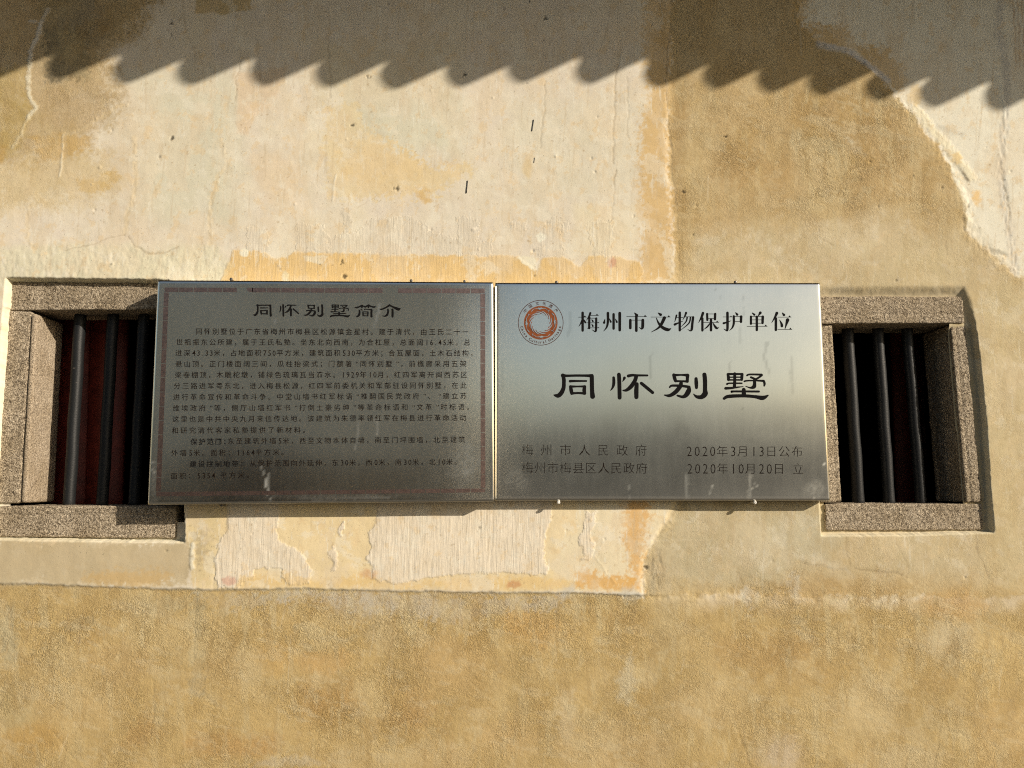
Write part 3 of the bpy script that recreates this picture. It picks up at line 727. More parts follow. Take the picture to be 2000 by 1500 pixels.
def tilemesh(name, rad, conv, length, a0, a1, n=12, th=.009):
    V = []; Fc = []
    for j in (0, 1):
        y = length*j; zz = SL*y
        for rr in (rad, rad+th):
            for i in range(n+1):
                t = a0+(a1-a0)*i/n
                V.append((rr*math.cos(t), y, rr*math.sin(t)+zz))
    m_ = n+1
    for i in range(n):
        Fc += [(i, i+1, 2*m_+i+1, 2*m_+i), (m_+i, 3*m_+i, 3*m_+i+1, m_+i+1), (i, m_+i, m_+i+1, i+1), (2*m_+i, 2*m_+i+1, 3*m_+i+1, 3*m_+i)]
    Fc += [(0, 2*m_, 3*m_, m_), (n, m_+n, 3*m_+n, 2*m_+n)]
    o = mesh(name, V, Fc, M_tile, None); return o
pan = tilemesh('round_eave_tile', RT_, False, 1.25, math.pi*.62, math.pi*2.38, n=16)  # near-closed tube, shaped to give the cast shadow its hooked teeth
cov = tilemesh('cover_tile', .054, True, 1.23, 0, math.pi)
pans = [pan]; covs = [cov]
for i, e in enumerate(ex):
    o = pan if i == 0 else pan.copy()
    if i: col.objects.link(o)
    o.location = (e[0]+random.uniform(-.004, .004), -OV, e[1]+RT_+.009+random.uniform(-.003, .003)); child(o, eave)
    o.rotation_euler = (0, random.uniform(-.2, .2), random.uniform(-.03, .03)); k_ = random.uniform(.92, 1.10); o.scale = (k_, 1, k_)
    c = cov if i == 0 else cov.copy()
    if i: col.objects.link(c)
    nx_ = ex[i+1][0] if i+1 < len(ex) else e[0]+pit
    c.location = ((e[0]+nx_)/2, -OV+.01, e[1]+.052+random.uniform(-.006, .004)); child(c, eave)
zs = [e[1] for e in ex]
# eave board just behind the tile ends, following their line
V = []; Fc = []
for i, e in enumerate(ex):
    zt = e[1]+.068
    for (yy, zz) in ((-OV+.03, zt), (-OV+.03, zt+.03), (.30, zt+.03+SL*1.3), (.30, zt+SL*1.3)): V.append((e[0], yy, zz))
for i in range(len(ex)-1):
    for k in range(4): Fc.append((i*4+k, i*4+(k+1) % 4, i*4+4+(k+1) % 4, i*4+4+k))
child(mesh('eave_board', V, Fc, M_wood, None, smooth=False), eave)

# ------------------------------------------------------------------ signs
def metal_material():
    m, n, l, b = newmat('brushed stainless steel')
    g = n.new('ShaderNodeNewGeometry')
    st = N(n, 'ShaderNodeAttribute', attribute_name='stain')
    sp = n.new('ShaderNodeSeparateColor'); l.new(st.outputs['Color'], sp.inputs[0])
    mp = n.new('ShaderNodeMapping'); mp.inputs['Scale'].default_value = (900, 900, 6); l.new(g.outputs['Position'], mp.inputs['Vector'])
    br = N(n, 'ShaderNodeTexNoise', Scale=1., Detail=3.); l.new(mp.outputs[0], br.inputs['Vector'])
    cl = N(n, 'ShaderNodeTexNoise', Scale=5., Detail=5., Roughness=.6); l.new(g.outputs['Position'], cl.inputs['Vector'])
    b.inputs['Metallic'].default_value = 1.
    M = lambda *a, **k: mathn(n, l, *a, **k)
    f = M('ADD', M('MULTIPLY_ADD', br.outputs['Fac'], .10, .95), M('MULTIPLY_ADD', cl.outputs['Fac'], .24, -.12))
    v = N(n, 'ShaderNodeVectorMath', operation='SCALE'); v.inputs[0].default_value = (.90, .89, .83)
    f = M('MULTIPLY', f, M('MULTIPLY_ADD', sp.outputs[1], -.42, 1.))
    l.new(f, v.inputs['Scale'])
    l.new(v.outputs[0], b.inputs['Base Color'])
    l.new(M('ADD', M('MULTIPLY_ADD', cl.outputs['Fac'], .09, .10), M('MULTIPLY', sp.outputs[0], .3)), b.inputs['Roughness'])
    # dusty smudges are not metal
    l.new(M('MULTIPLY_ADD', sp.outputs[0], -.16, 1., clamp=True), b.inputs['Metallic'])
    bp = N(n, 'ShaderNodeBump', Strength=1., Distance=1.)
    w1 = N(n, 'ShaderNodeTexNoise', Scale=2.6, Detail=1.); l.new(g.outputs['Position'], w1.inputs['Vector'])
    h = M('ADD', M('MULTIPLY', br.outputs['Fac'], .00003), M('MULTIPLY', w1.outputs['Fac'], .0025))
    l.new(h, bp.inputs['Height']); l.new(bp.outputs[0], b.inputs['Normal'])
    return m
M_met = metal_material()
M_blk = plain('black enamel lettering', (.007, .0065, .007), .95)
M_dk = plain('dark brown etched lettering', (.010, .006, .004), .95)
M_brn = plain('brown red tinted border', (.54, .37, .32), .32, 1., 160, .22)
M_org = plain('orange brown enamel', (.22, .068, .026), .7, 0, 90, .2)
M_orl = plain('brown enamel line', (.07, .03, .022), .8)
for m_ in (M_blk, M_dk, M_org, M_orl): m_.node_tree.nodes['Principled BSDF'].inputs['Specular IOR Level'].default_value = .12

def panel(c4, d, streaks, specks, seed, smudges):
    """folded steel tray from the wall to d in front of it"""
    V, Q = block(c4, -d, -.003, .0062, .0014)
    px, py = proj(V)
    px = px.astype(np.float32); py = py.astype(np.float32)
    st = np.zeros((len(V), 3), np.float32)
    n1 = fbm(px/30, py/30, seed, 3); n2 = fbm(px/6, py/6, seed+3, 2)
    for pts, wd, v, ch in streaks:
        dd = pline(px+n1*4, py, pts)+n2*1.2
        st[:, ch] = np.maximum(st[:, ch], v*(1-sst(wd*.35, wd*.9, dd)))
    for cx, cy, rx, ry, v in smudges:
        r = np.hypot((px-cx)/rx, (py-cy)/ry)
        st[:, 0] = np.maximum(st[:, 0], v*(1-sst(.2, 1, r+n1*.5))*np.clip(.6+n2, 0, 1))
    st[:, 0] += .05*np.clip(fbm(px/12, py/90, seed+7, 3)+.2, 0, 1)
    return V, Q, np.clip(st, 0, 1)
LC = [(308, 547), (963.5, 551), (965.5, 979.5), (288.5, 986)]
RC = [(967, 552), (1602, 552.5), (1622, 978), (967, 978)]
DL, DR = .048, .031
sgL = empty('information_sign', at(np.array(630.), np.array(983.), -.02))
tag(sgL, 'grey metal information sign with small Chinese text inside a brown brick border', 'sign')
V, Q, stn_ = panel(LC, DL, [([(509, 905), (514, 928)], 2.6, .45, 0), ([(522, 925), (524, 950)], 2.4, .4, 0), ([(516, 935), (524, 958), (524, 966)], 3.4, .9, 0), ([(526, 972), (528, 978)], 2, .5, 0), ([(697, 825), (698, 850), (694, 878)], 4, .35, 0), ([(735, 820), (735, 850)], 4, .35, 0),
      ([(742, 595), (735, 625), (733, 640)], 4, .3, 0), ([(536, 610), (535, 632)], 3, .3, 0), ([(296, 902), (304, 905)], 2, .6, 0), ([(296, 918), (300, 923)], 2, .6, 0), ([(316, 925), (320, 930)], 2, .6, 0), ([(290, 983), (320, 984)], 3, .3, 0),
      ([(610, 976), (700, 974), (760, 972)], 4, .25, 0), ([(900, 920), (918, 925)], 3, .35, 0)], (), 5, [(910, 905, 40, 60, .3), (300, 940, 20, 60, .25), (640, 968, 200, 12, .2)])
child(mesh('metal_panel', V, Q, M_met, None, attrs={'stain': stn_}), sgL)
sgR = empty('heritage_sign', at(np.array(1295.), np.array(978.), -.015))
tag(sgR, 'bright silver heritage sign with round orange emblem and large black Chinese characters', 'sign')
V, Q, stn_ = panel(RC, DR, [([(1113, 610), (1112, 655)], 4, .35, 1), ([(1272, 690), (1271, 738)], 3.5, .45, 1), ([(1498, 668), (1494, 700), (1500, 728)], 4, .5, 1), ([(1545, 700), (1546, 768)], 4.5, .4, 1), ([(1446, 640), (1447, 668)], 4, .35, 1),
      ([(1427, 705), (1424, 725)], 2.5, .45, 1), ([(1451, 575), (1452, 615)], 2.5, .35, 1), ([(1407, 575), (1404, 640)], 2.2, .3, 1), ([(982, 705), (981, 765)], 5, .25, 1), ([(1397, 564), (1396, 568)], 2.5, .5, 1), ([(1449, 798), (1450, 800)], 2.5, .8, 1),
      ([(1340, 928), (1342, 975)], 5, .2, 0), ([(1464, 928), (1463, 975)], 5, .22, 0), ([(1229, 950), (1230, 977)], 2.5, .25, 0), ([(1390, 950), (1387, 963)], 2.5, .4, 0), ([(1470, 955), (1480, 948), (1475, 945)], 2, .35, 0), ([(1585, 970), (1590, 975)], 2, .5, 0),
      ([(1608, 905), (1609, 909)], 2, .6, 0), ([(1148, 960), (1149, 962)], 2, .6, 0), ([(1268, 936), (1269, 938)], 2, .6, 0)], (), 15, [(1590, 955, 30, 30, .25), (1010, 940, 40, 30, .15), (1500, 590, 120, 30, .12)])
child(mesh('metal_panel', V, Q, M_met, None, attrs={'stain': stn_}), sgR)

# ---- flat lettering laid 0.3 mm proud of the plates
def ribbon(pts, sub_=6):
    """outline of a brush stroke given as (x, y, radius) points"""
    P = np.array(pts, float)
    if len(P) > 2:
        out = []
        for i in range(len(P)-1):
            p0 = P[max(i-1, 0)]; p1 = P[i]; p2 = P[i+1]; p3 = P[min(i+2, len(P)-1)]
            for k in range(sub_):
                t = k/sub_
                out.append(.5*((2*p1)+(-p0+p2)*t+(2*p0-5*p1+4*p2-p3)*t*t+(-p0+3*p1-3*p2+p3)*t**3))
        out.append(P[-1]); P = np.array(out)
    P[:, 2] = np.maximum(P[:, 2], .12)
    T = np.gradient(P[:, :2], axis=0); T /= np.maximum(np.linalg.norm(T, axis=1), 1e-6)[:, None]
    Nn = np.stack([-T[:, 1], T[:, 0]], 1)
    Lf = P[:, :2]+Nn*P[:, 2:]; Rg = P[:, :2]-Nn*P[:, 2:]
    def cap(c, r, t0):
        return [c+r*np.array([math.cos(t0+a), math.sin(t0+a)]) for a in np.linspace(-math.pi/2, math.pi/2, 8)[1:-1]]
    te = math.atan2(T[-1][1], T[-1][0]); ts = math.atan2(-T[0][1], -T[0][0])
    n = len(P)
    V = list(Lf)+list(Rg)
    Fc = [(i, i+1, n+i+1, n+i) for i in range(n-1)]
    ce = cap(P[-1][:2], P[-1][2], te); b0 = len(V); V += ce
    Fc.append(tuple([2*n-1]+list(range(b0, b0+len(ce)))+[n-1]))
    cs = cap(P[0][:2], P[0][2], ts); b0 = len(V); V += cs
    Fc.append(tuple([0]+list(range(b0, b0+len(cs)))+[n]))
    return np.array(V), Fc
class Flat:
    """collects flat shapes in photo pixels"""
    def __init__(s): s.V = []; s.F = []; s.n = 0; s.L = []; s.k = 0
    def add(s, V, Fc):
        s.V.append(np.asarray(V, float)); s.F += [tuple(int(i)+s.n for i in f) for f in Fc]; s.n += len(V)
        s.L.append(np.full(len(V), s.k*.000012)); s.k += 1
    def strokes(s, lst, ox, oy, sc):
        for st_ in lst:
            if st_[0] == 'p':
                s.add(np.array(st_[1])/sc+[ox, oy], [tuple(range(len(st_[1])))])
            else:
                V, Fc = ribbon(st_); s.add(V/sc+[ox, oy], Fc)
    def build(s, name, mat, d, parent, lift=.0003):
        V = np.concatenate(s.V); L = np.concatenate(s.L)
        W_ = at(V[:, 0], V[:, 1], -(d+lift)); 
        W_[:, 1] -= L
        # faces towards the viewer
        Fc = []
        for f in s.F:
            a = V[list(f)]; ar = np.sum(a[:, 0]*np.roll(a[:, 1], -1)-np.roll(a[:, 0], -1)*a[:, 1])
            Fc.append(f if ar < 0 else f[::-1])
        return child(mesh(name, W_, Fc, mat, None, smooth=False), parent)

TONG = [[(265, 160, 30), (283, 230, 35), (285, 300, 34), (278, 390, 36), (240, 475, 40), (185, 525, 38), (130, 520, 22), (105, 512, 8)],
        [(265, 166, 36), (330, 172, 24), (500, 168, 22), (700, 170, 24), (780, 175, 36)], [(780, 178, 38), (782, 300, 38), (785, 430, 38), (795, 540, 44)],
        [(395, 268, 25), (430, 266, 22), (560, 265, 18), (685, 265, 16)], [(402, 364, 27), (415, 430, 34), (425, 485, 28)], [(405, 364, 24), (530, 362, 16), (655, 362, 22)],
        [(655, 364, 27), (645, 430, 34), (655, 485, 28)], [(425, 485, 24), (540, 478, 19), (655, 485, 26)]]
HUAI = [[(1168, 205, 24), (1172, 270, 28), (1165, 340, 26), (1140, 400, 16), (1115, 430, 8)], [(1262, 150, 34), (1268, 250, 36), (1272, 400, 36), (1275, 560, 36)],
        [(1360, 210, 26), (1345, 245, 16), (1325, 272, 6)], [(1430, 175, 28), (1500, 162, 24), (1600, 165, 20), (1768, 166, 18)],
        [(1570, 180, 34), (1545, 260, 36), (1480, 360, 38), (1400, 425, 28), (1335, 433, 12)], [(1580, 320, 34), (1572, 420, 40), (1572, 550, 38)], [(1660, 305, 28), (1740, 370, 30), (1860, 470, 28)]]
BIE = [[(270, 150, 28), (285, 210, 31), (300, 252, 26)], [(270, 156, 26), (390, 150, 16), (505, 155, 28)], [(505, 158, 30), (500, 220, 27), (500, 260, 26)], [(300, 256, 20), (400, 256, 16), (500, 262, 22)],
       [(395, 270, 28), (380, 340, 36), (300, 440, 36), (200, 500, 28), (110, 492, 10)], [(200, 360, 14), (240, 332, 20), (400, 336, 22), (530, 355, 24)],
       [(530, 358, 26), (522, 420, 42), (480, 490, 40), (420, 522, 26), (330, 500, 16)], [(648, 215, 28), (652, 290, 32), (655, 365, 26)],
       [(790, 145, 36), (800, 250, 37), (800, 400, 37), (800, 470, 48), (740, 525, 38), (660, 520, 26), (605, 475, 8)]]
SHU = [[(1190, 140, 24), (1198, 190, 26), (1200, 230, 26)], [(1190, 135, 20), (1430, 135, 18)], [(1430, 140, 26), (1425, 190, 26), (1425, 232, 22)], [(1200, 188, 12), (1420, 188, 12)], [(1200, 235, 14), (1425, 235, 14)],
       [(1305, 130, 26), (1305, 240, 26), (1300, 350, 28)], [(1175, 305, 18), (1215, 292, 14), (1425, 292, 14)], [(1150, 378, 24), (1250, 372, 20), (1350, 360, 14), (1450, 348, 6)],
       [(1515, 158, 16), (1560, 142, 16), (1760, 145, 18)], [(1765, 152, 20), (1720, 190, 18), (1670, 220, 18)], [(1580, 190, 18), (1640, 215, 18), (1665, 225, 18)],
       [(1470, 258, 16), (1520, 248, 14), (1660, 246, 14), (1795, 252, 20)], [(1800, 257, 20), (1812, 300, 20), (1805, 335, 14)], [(1640, 240, 26), (1642, 300, 28), (1630, 350, 34), (1570, 368, 16), (1490, 342, 6)],
       [(1458, 400, 32), (1460, 490, 38)], [(1255, 435, 22), (1300, 430, 18), (1715, 432, 18)], [(1125, 550, 24), (1200, 515, 30), (1450, 505, 28), (1650, 520, 28), (1780, 540, 38), (1870, 497, 12)]]
JIAN = [[(215, 345, 12), (280, 345, 26), (380, 310, 24), (455, 275, 28)], [(470, 290, 24), (560, 320, 18)], [(450, 300, 26), (445, 345, 24)], [(400, 390, 12), (450, 425, 22)],
        [(550, 330, 24), (620, 290, 26), (675, 265, 28)], [(690, 285, 24), (780, 320, 24), (850, 325, 28), (890, 305, 10)], [(665, 300, 26), (655, 345, 24)],
        [(365, 440, 28), (370, 520, 32), (345, 600, 34), (285, 640, 22), (262, 640, 14)], [(530, 410, 16), (560, 395, 18), (650, 405, 14), (760, 410, 24)], [(760, 425, 34), (755, 530, 34), (757, 635, 36)],
        [(480, 490, 22), (485, 610, 22)], [(480, 485, 15), (645, 485, 15)], [(645, 490, 22), (640, 610, 22)], [(490, 548, 11), (640, 548, 11)], [(485, 612, 15), (640, 612, 15)]]
JIE = [[(1025, 390, 12), (1090, 400, 26), (1220, 345, 26), (1350, 268, 34)], [(1350, 270, 30), (1450, 320, 28), (1560, 370, 42), (1640, 400, 46), (1695, 370, 14)],
       [(1295, 405, 28), (1295, 500, 30), (1260, 590, 34), (1190, 625, 22), (1115, 615, 8)], [(1440, 410, 36), (1445, 520, 36), (1442, 635, 36)]]
for g, x_, s_ in ((TONG, 1070, 9.0909), (HUAI, 1070, 9.0909), (BIE, 1285, 8.6957), (SHU, 1285, 8.6957)):
    f = Flat(); f.strokes(g, x_, 715, s_); f.build('character', M_blk, DR, sgR)
def bbox(g):
    P = np.array([[p[0]-p[2], p[1]-p[2], p[0]+p[2], p[1]+p[2]] for s_ in g for p in s_])
    return P[:, 0].min(), P[:, 1].min(), P[:, 2].max(), P[:, 3].max()
for g, x0, x1, y0, y1 in ((TONG, 494, 531, 594, 618.5), (HUAI, 545, 584, 593.5, 618.5), (BIE, 592.5, 632, 594, 619), (SHU, 644, 684, 594, 620)):
    bb = bbox(g); f = Flat()
    for s_ in g:
        V, Fc = ribbon(s_)
        V = np.stack([x0+(V[:, 0]-bb[0])/(bb[2]-bb[0])*(x1-x0), y0+(V[:, 1]-bb[1])/(bb[3]-bb[1])*(y1-y0)], 1); f.add(V, Fc)
    f.build('character', M_blk, DL, sgL)
for g in (JIAN, JIE):
    f = Flat(); f.strokes(g, 680, 580, 16.667); f.build('character', M_blk, DL, sgL)
# heavy serif title
def hz(x0, x1, y, r=4.5, t=1.):
    return [[(x0, y, r), (x1, y, r)], ('p', [(x1-52*t, y), (x1-28*t, y-32*t), (x1+2, y+4)])]
def th(x0, x1, y, r=5): return [[(x0, y, r), (x1, y, r)]]
SONG = [*hz(90, 230, 222), [(163, 145, 23), (163, 460, 22)], [(160, 240, 10), (130, 330, 12), (93, 388, 3)], [(188, 270, 8), (210, 315, 18)], [(300, 150, 20), (280, 200, 16), (235, 275, 5)], *hz(300, 445, 192), [(282, 225, 21), (280, 415, 21)],
        *th(290, 400, 240), [(405, 245, 20), (400, 450, 20), (382, 478, 8)], [(330, 445, 4), (378, 476, 10)], *hz(235, 455, 322, t=.6), *hz(265, 455, 412, t=.6), [(325, 265, 6), (345, 295, 16)], [(325, 345, 6), (345, 380, 16)], [(255, 420, 8), (290, 428, 8)],
        [(560, 255, 5), (545, 320, 22)], [(612, 150, 24), (612, 300, 22), (590, 400, 16), (535, 470, 4)], [(640, 250, 6), (663, 305, 18)], [(713, 170, 22), (713, 425, 22)], [(745, 255, 6), (770, 308, 18)], [(822, 152, 26), (822, 452, 24)],
        [(1085, 147, 8), (1125, 188, 26)], *hz(945, 1300, 212), [(1117, 200, 24), (1117, 462, 24)], [(1010, 275, 24), (1010, 415, 24)], *th(1010, 1240, 275), [(1232, 275, 26), (1228, 400, 26), (1208, 432, 12)], [(1168, 402, 4), (1208, 432, 12)],
        [(1505, 147, 8), (1548, 178, 26)], *hz(1380, 1720, 220), [(1615, 235, 30), (1560, 350, 26), (1500, 420, 16), (1380, 488, 4)], [(1470, 235, 6), (1520, 340, 20), (1590, 410, 28), (1680, 445, 28), (1735, 420, 4)],
        [(1830, 190, 16), (1815, 250, 12), (1797, 308, 4)], *th(1830, 1945, 228), [(1888, 142, 22), (1888, 455, 22)], [(1800, 352, 22), (1850, 330, 14), (1945, 292, 4)], [(2000, 145, 20), (1980, 200, 14), (1942, 270, 4)], *th(1965, 2130, 215),
        [(2125, 225, 22), (2112, 330, 22), (2100, 440, 22), (2072, 465, 10)], [(2030, 438, 4), (2072, 466, 10)], [(2020, 225, 14), (2000, 300, 12), (1915, 390, 4)], [(2078, 225, 14), (2050, 330, 12), (1915, 445, 4)],
        [(2300, 150, 24), (2275, 220, 20), (2222, 320, 4)], [(2290, 245, 21), (2290, 458, 21)], [(2374, 165, 20), (2378, 272, 20)], *th(2380, 2500, 165), [(2517, 165, 22), (2513, 258, 22)], *th(2380, 2515, 245), *hz(2310, 2580, 315),
        [(2443, 265, 22), (2443, 455, 22)], [(2430, 320, 8), (2380, 390, 14), (2315, 440, 3)], [(2475, 320, 5), (2510, 380, 18), (2545, 418, 20), (2582, 405, 4)],
        [(2735, 145, 23), (2735, 430, 22), (2716, 458, 10)], [(2670, 430, 4), (2714, 458, 12)], *hz(2655, 2820, 218, t=.8), [(2668, 330, 20), (2720, 315, 14), (2800, 285, 4)], [(2880, 142, 8), (2908, 176, 22)],
        [(2847, 205, 20), (2847, 330, 20), (2820, 410, 14), (2772, 458, 4)], *th(2860, 2980, 210), [(2978, 212, 24), (2975, 305, 22)], *th(2865, 2975, 300),
        [(3175, 147, 8), (3212, 178, 20)], [(3318, 145, 26), (3280, 205, 6)], [(3152, 212, 20), (3152, 340, 20)], *th(3160, 3350, 210), [(3362, 215, 24), (3358, 325, 22)], *th(3165, 3350, 270), *th(3165, 3350, 330), *hz(3082, 3442, 385), [(3256, 215, 22), (3257, 450, 22)],
        [(3612, 150, 26), (3580, 220, 18), (3520, 322, 4)], [(3595, 245, 23), (3595, 448, 23)], [(3710, 147, 8), (3738, 182, 24)], *hz(3630, 3865, 222), [(3660, 270, 5), (3695, 340, 20), (3702, 380, 24)], [(3803, 272, 32), (3780, 350, 18), (3757, 430, 6)], *hz(3630, 3880, 440)]
for k, (xa, xb) in enumerate(((0, 480), (480, 900), (900, 1340), (1340, 1765), (1765, 2190), (2190, 2620), (2620, 3050), (3050, 3480), (3480, 3950))):
    f = Flat()
    f.strokes([s_ for s_ in SONG if xa <= np.mean([p[0] for p in (s_[1] if s_[0] == 'p' else s_)]) < xb], 1120, 595, 9.0909)
    f.build('character', M_blk, DR, sgR)

# ---- glyphs of the built-in font, flattened once each
_gl = {}
def glyph(ch, off):
    k = (ch, off)
    if k in _gl: return _gl[k]
    cu = bpy.data.curves.new('glyph', 'FONT'); cu.body = ch; cu.size = 1; cu.resolution_u = 2; cu.offset = off
    o = bpy.data.objects.new('glyph', cu); col.objects.link(o)
    bpy.context.view_layer.update()
    me = o.evaluated_get(bpy.context.evaluated_depsgraph_get()).to_mesh()
    V = np.array([v.co[:2] for v in me.vertices]) if len(me.vertices) else np.zeros((0, 2))
    Fc = [tuple(p.vertices) for p in me.polygons]
    o.evaluated_get(bpy.context.evaluated_depsgraph_get()).to_mesh_clear()
    bpy.data.objects.remove(o); bpy.data.curves.remove(cu)
    _gl[k] = (V, Fc); return _gl[k]
gv, _ = glyph('国', 0)
EMX0, EMX1, EMY0, EMY1 = gv[:, 0].min(), gv[:, 0].max(), gv[:, 1].min(), gv[:, 1].max()
HB = EMY1-EMY0; CY = (EMY0+EMY1)/2; EM = HB/.86; CXc = (EMX0+EMX1)/2
def adv(ch, da):
    if ch == ' ': return .5
    if ch in '0123456789': return da
    if ch == '.': return da*.8
    if ch in '“”': return .75
    return 1.
def textline(flat, txt, x0, y0, x1, y1, hgt, off=0., da=.56, xsc=1.):
    """lay txt between two pixel points (centre line), glyph height hgt px"""
    a = [adv(c, da) for c in txt]
    tot = sum(a)-(0.0)
    sc = hgt/HB
    cell = ((x1-x0)-hgt)/(tot-1) if tot > 1 else 0
    # cells run from the first glyph's left to the last glyph's right
    cell = (x1-x0+0.0)/(tot-(1-min(1, hgt/max(1e-3, (x1-x0)/tot)))) if tot > 1 else hgt
    p = 0
    for c, w_ in zip(txt, a):
        if c != ' ':
            V, Fc = glyph(c, off)
            if len(V):
                if c in '0123456789.':
                    gx0, gx1 = V[:, 0].min(), V[:, 0].max()
                    cx = x0+(p+w_/2)*cell-(cell-hgt)/2*(1 if w_ >= 1 else .4)
                    U = np.stack([(V[:, 0]-(gx0+gx1)/2)*sc*xsc+cx, -(V[:, 1]-CY)*sc], 1)
                    if c != '.': 
                        gh = V[:, 1].max()-V[:, 1].min(); U[:, 1] = -(V[:, 1]-(V[:, 1].min()+gh/2))*(hgt*.92/gh)
                else:
                    cx = x0+hgt/2+p*cell if w_ >= 1 else x0+(p+w_/2)*cell
                    U = np.stack([(V[:, 0]-CXc)*sc*xsc+cx, -(V[:, 1]-CY)*sc], 1)
                    if w_ < 1:
                        U[:, 0] = (V[:, 0]-(V[:, 0].min()+V[:, 0].max())/2)*sc+cx
                yy = y0+(y1-y0)*(cx-x0)/max(1, x1-x0)
                U[:, 1] += yy
                flat.add(U, Fc)
        p += w_
BODY = [("同怀别墅位于广东省梅州市梅县区松源镇金星村。建于清代，由王氏二十一", 382.6, 647.5, 915, 648.5, 0), ("世祖振东公所建，属于王氏私塾。坐东北向西南，为合杠屋，总面阔16.45米，总", 344.5, 668.5, 918, 669, 0),
        ("进深43.33米，占地面积750平方米，建筑面积530平方米；合瓦屋面，土木石结构，", 343, 689.5, 931, 690, 0), ("悬山顶。正门楼面阔三间，瓜柱抬梁式；门额署“同怀别墅”，前檐廊采用五架", 343, 711, 910.6, 710.7, 0),
        ("梁卷棚顶，木雕柁墩，铺绿色琉璃瓦当滴水。1929年10月，红四军离开闽西苏区", 342, 732.3, 912, 732, 0), ("分三路进军粤东北，进入梅县松源，红四军前委机关和军部驻设同怀别墅，在此", 340, 754, 911, 753, 0),
        ("进行革命宣传和革命斗争。中堂山墙书红军标语“推翻国民党政府”、“建立苏", 338.6, 776, 911, 773.5, 0), ("维埃政府”等，侧厅山墙红军书“打倒土豪劣绅”等革命标语和“文革”时标语。", 338, 797.5, 924, 795, 0),
        ("这里也是中共中央九月来信传达地。该建筑为朱德率领红军在梅县进行革命活动", 337, 819, 910, 816, 0), ("和研究清代客家私塾提供了新材料。", 336, 841, 604, 840, 0),
        ("保护范围：", 372.7, 863, 449, 862.6, 1), ("东至建筑外墙5米，西至文物本体自墙，南至门坪围墙，北至建筑", 445, 862, 908, 858.6, 0),
        ("外墙5米。面积：1164平方米。", 335, 885, 562, 883.5, 0), ("建设控制地带：", 371, 907, 482, 906, 1), ("从保护范围向外延伸，东30米，西0米，南30米，北10米。", 488, 905.5, 900, 902, 0), ("面积：5354 平方米。", 334, 930, 494, 928, 0)]
for txt, xa, ya, xb, yb, bold in BODY:
    f = Flat(); textline(f, txt, xa, ya, xb, yb, 11.8, .015 if bold else .003)
    f.build('heading' if bold else 'text_line', M_blk if bold else M_dk, DL, sgL)['kind'] = 'stuff'
for txt, xa, ya, xb, yb, h_ in (("梅州市人民政府", 1020, 879, 1264, 880, 21), ("梅州市梅县区人民政府", 1020, 914, 1264, 915, 21), ("2020年3月13日公布", 1340, 881.5, 1567.5, 882, 20.5), ("2020年10月20日 立", 1341, 915.5, 1569.5, 916, 20.5)):
    f = Flat(); textline(f, txt, xa, ya, xb, yb, h_, -.013, da=.60)
    f.build('text_line', M_dk, DR, sgR)['kind'] = 'stuff'

# ---- brick-like enamel border of the left sign
BO = [(320.5, 561.5), (947.5, 563.5), (948, 961.5), (304.5, 969.5)]
BI = [(329.5, 570), (938, 573), (939, 954), (314, 961)]
def lerp(a, b, t): return np.array(a)*(1-t)+np.array(b)*t
def seg(o0, o1, i0, i1, t0, t1):
    f = Flat(); f.add([lerp(o0, o1, t0), lerp(o0, o1, t1), lerp(i0, i1, t1), lerp(i0, i1, t0)], [(0, 1, 2, 3)])
    return f
def side(oa, ob, ia, ib, n, skip=()):
    for k in range(n):
        if k in skip: continue
        g0 = .0014
        f = seg(oa, ob, ia, ib, k/n+g0, (k+1)/n-g0)
        f.build('border_segment', M_brn, DL, sgL)
side(BO[0], BO[1], (BO[0][0], BI[0][1]), (BO[1][0], BI[1][1]), 22, skip=(5, 15))
side((BO[3][0], BI[3][1]), (BO[2][0], BI[2][1]), BO[3], BO[2], 22)
side((BO[0][0]-.2, BI[0][1]+.6), (BO[3][0], BI[3][1]-.6), (BI[0][0], BI[0][1]+.6), (BI[3][0], BI[3][1]-.6), 14)
side((BI[1][0], BI[1][1]+.6), (BI[2][0], BI[2][1]-.6), (BO[1][0], BI[1][1]+.6), (BO[2][0], BI[2][1]-.6), 14)
f = Flat()     # what is left of the flaked piece
f.add([(481, 562), (494, 562), (494, 570), (486, 570), (483, 567)], [(0, 1, 2, 3, 4)]); f.build('border_segment', M_brn, DL, sgL)

# ---- round emblem of the right sign
EC = np.array([1056.1, 630.3])
def ringpoly(r0, r1, n=72, cx=EC[0], cy=EC[1]):
    t = np.linspace(0, 2*math.pi, n, endpoint=False)
    V = [(cx+r0*math.cos(a), cy+r0*math.sin(a)) for a in t]+[(cx+r1*math.cos(a), cy+r1*math.sin(a)) for a in t]
    return V, [(i, (i+1) % n, n+(i+1) % n, n+i) for i in range(n)]
f = Flat(); f.add(*ringpoly(43.2, 44.4)); f.build('emblem_ring', M_orl, DR, sgR)
f = Flat(); f.add(*ringpoly(17.2, 32.9)); emb = f.build('emblem_disc', M_org, DR, sgR)
f = Flat()
for k in range(12):
    a0 = math.radians(-87+30*k)
    pts = []
    for da, rr, ww in ((0, 22.6, .15), (10, 22.0, .7), (22, 20.6, 1.1), (36, 18.8, 1.4), (50, 17.3, 1.7)):
        a = a0+math.radians(da); pts.append((EC[0]+rr*math.cos(a), EC[1]+rr*math.sin(a), ww*.8))
    f.add(*ribbon(pts, 4))
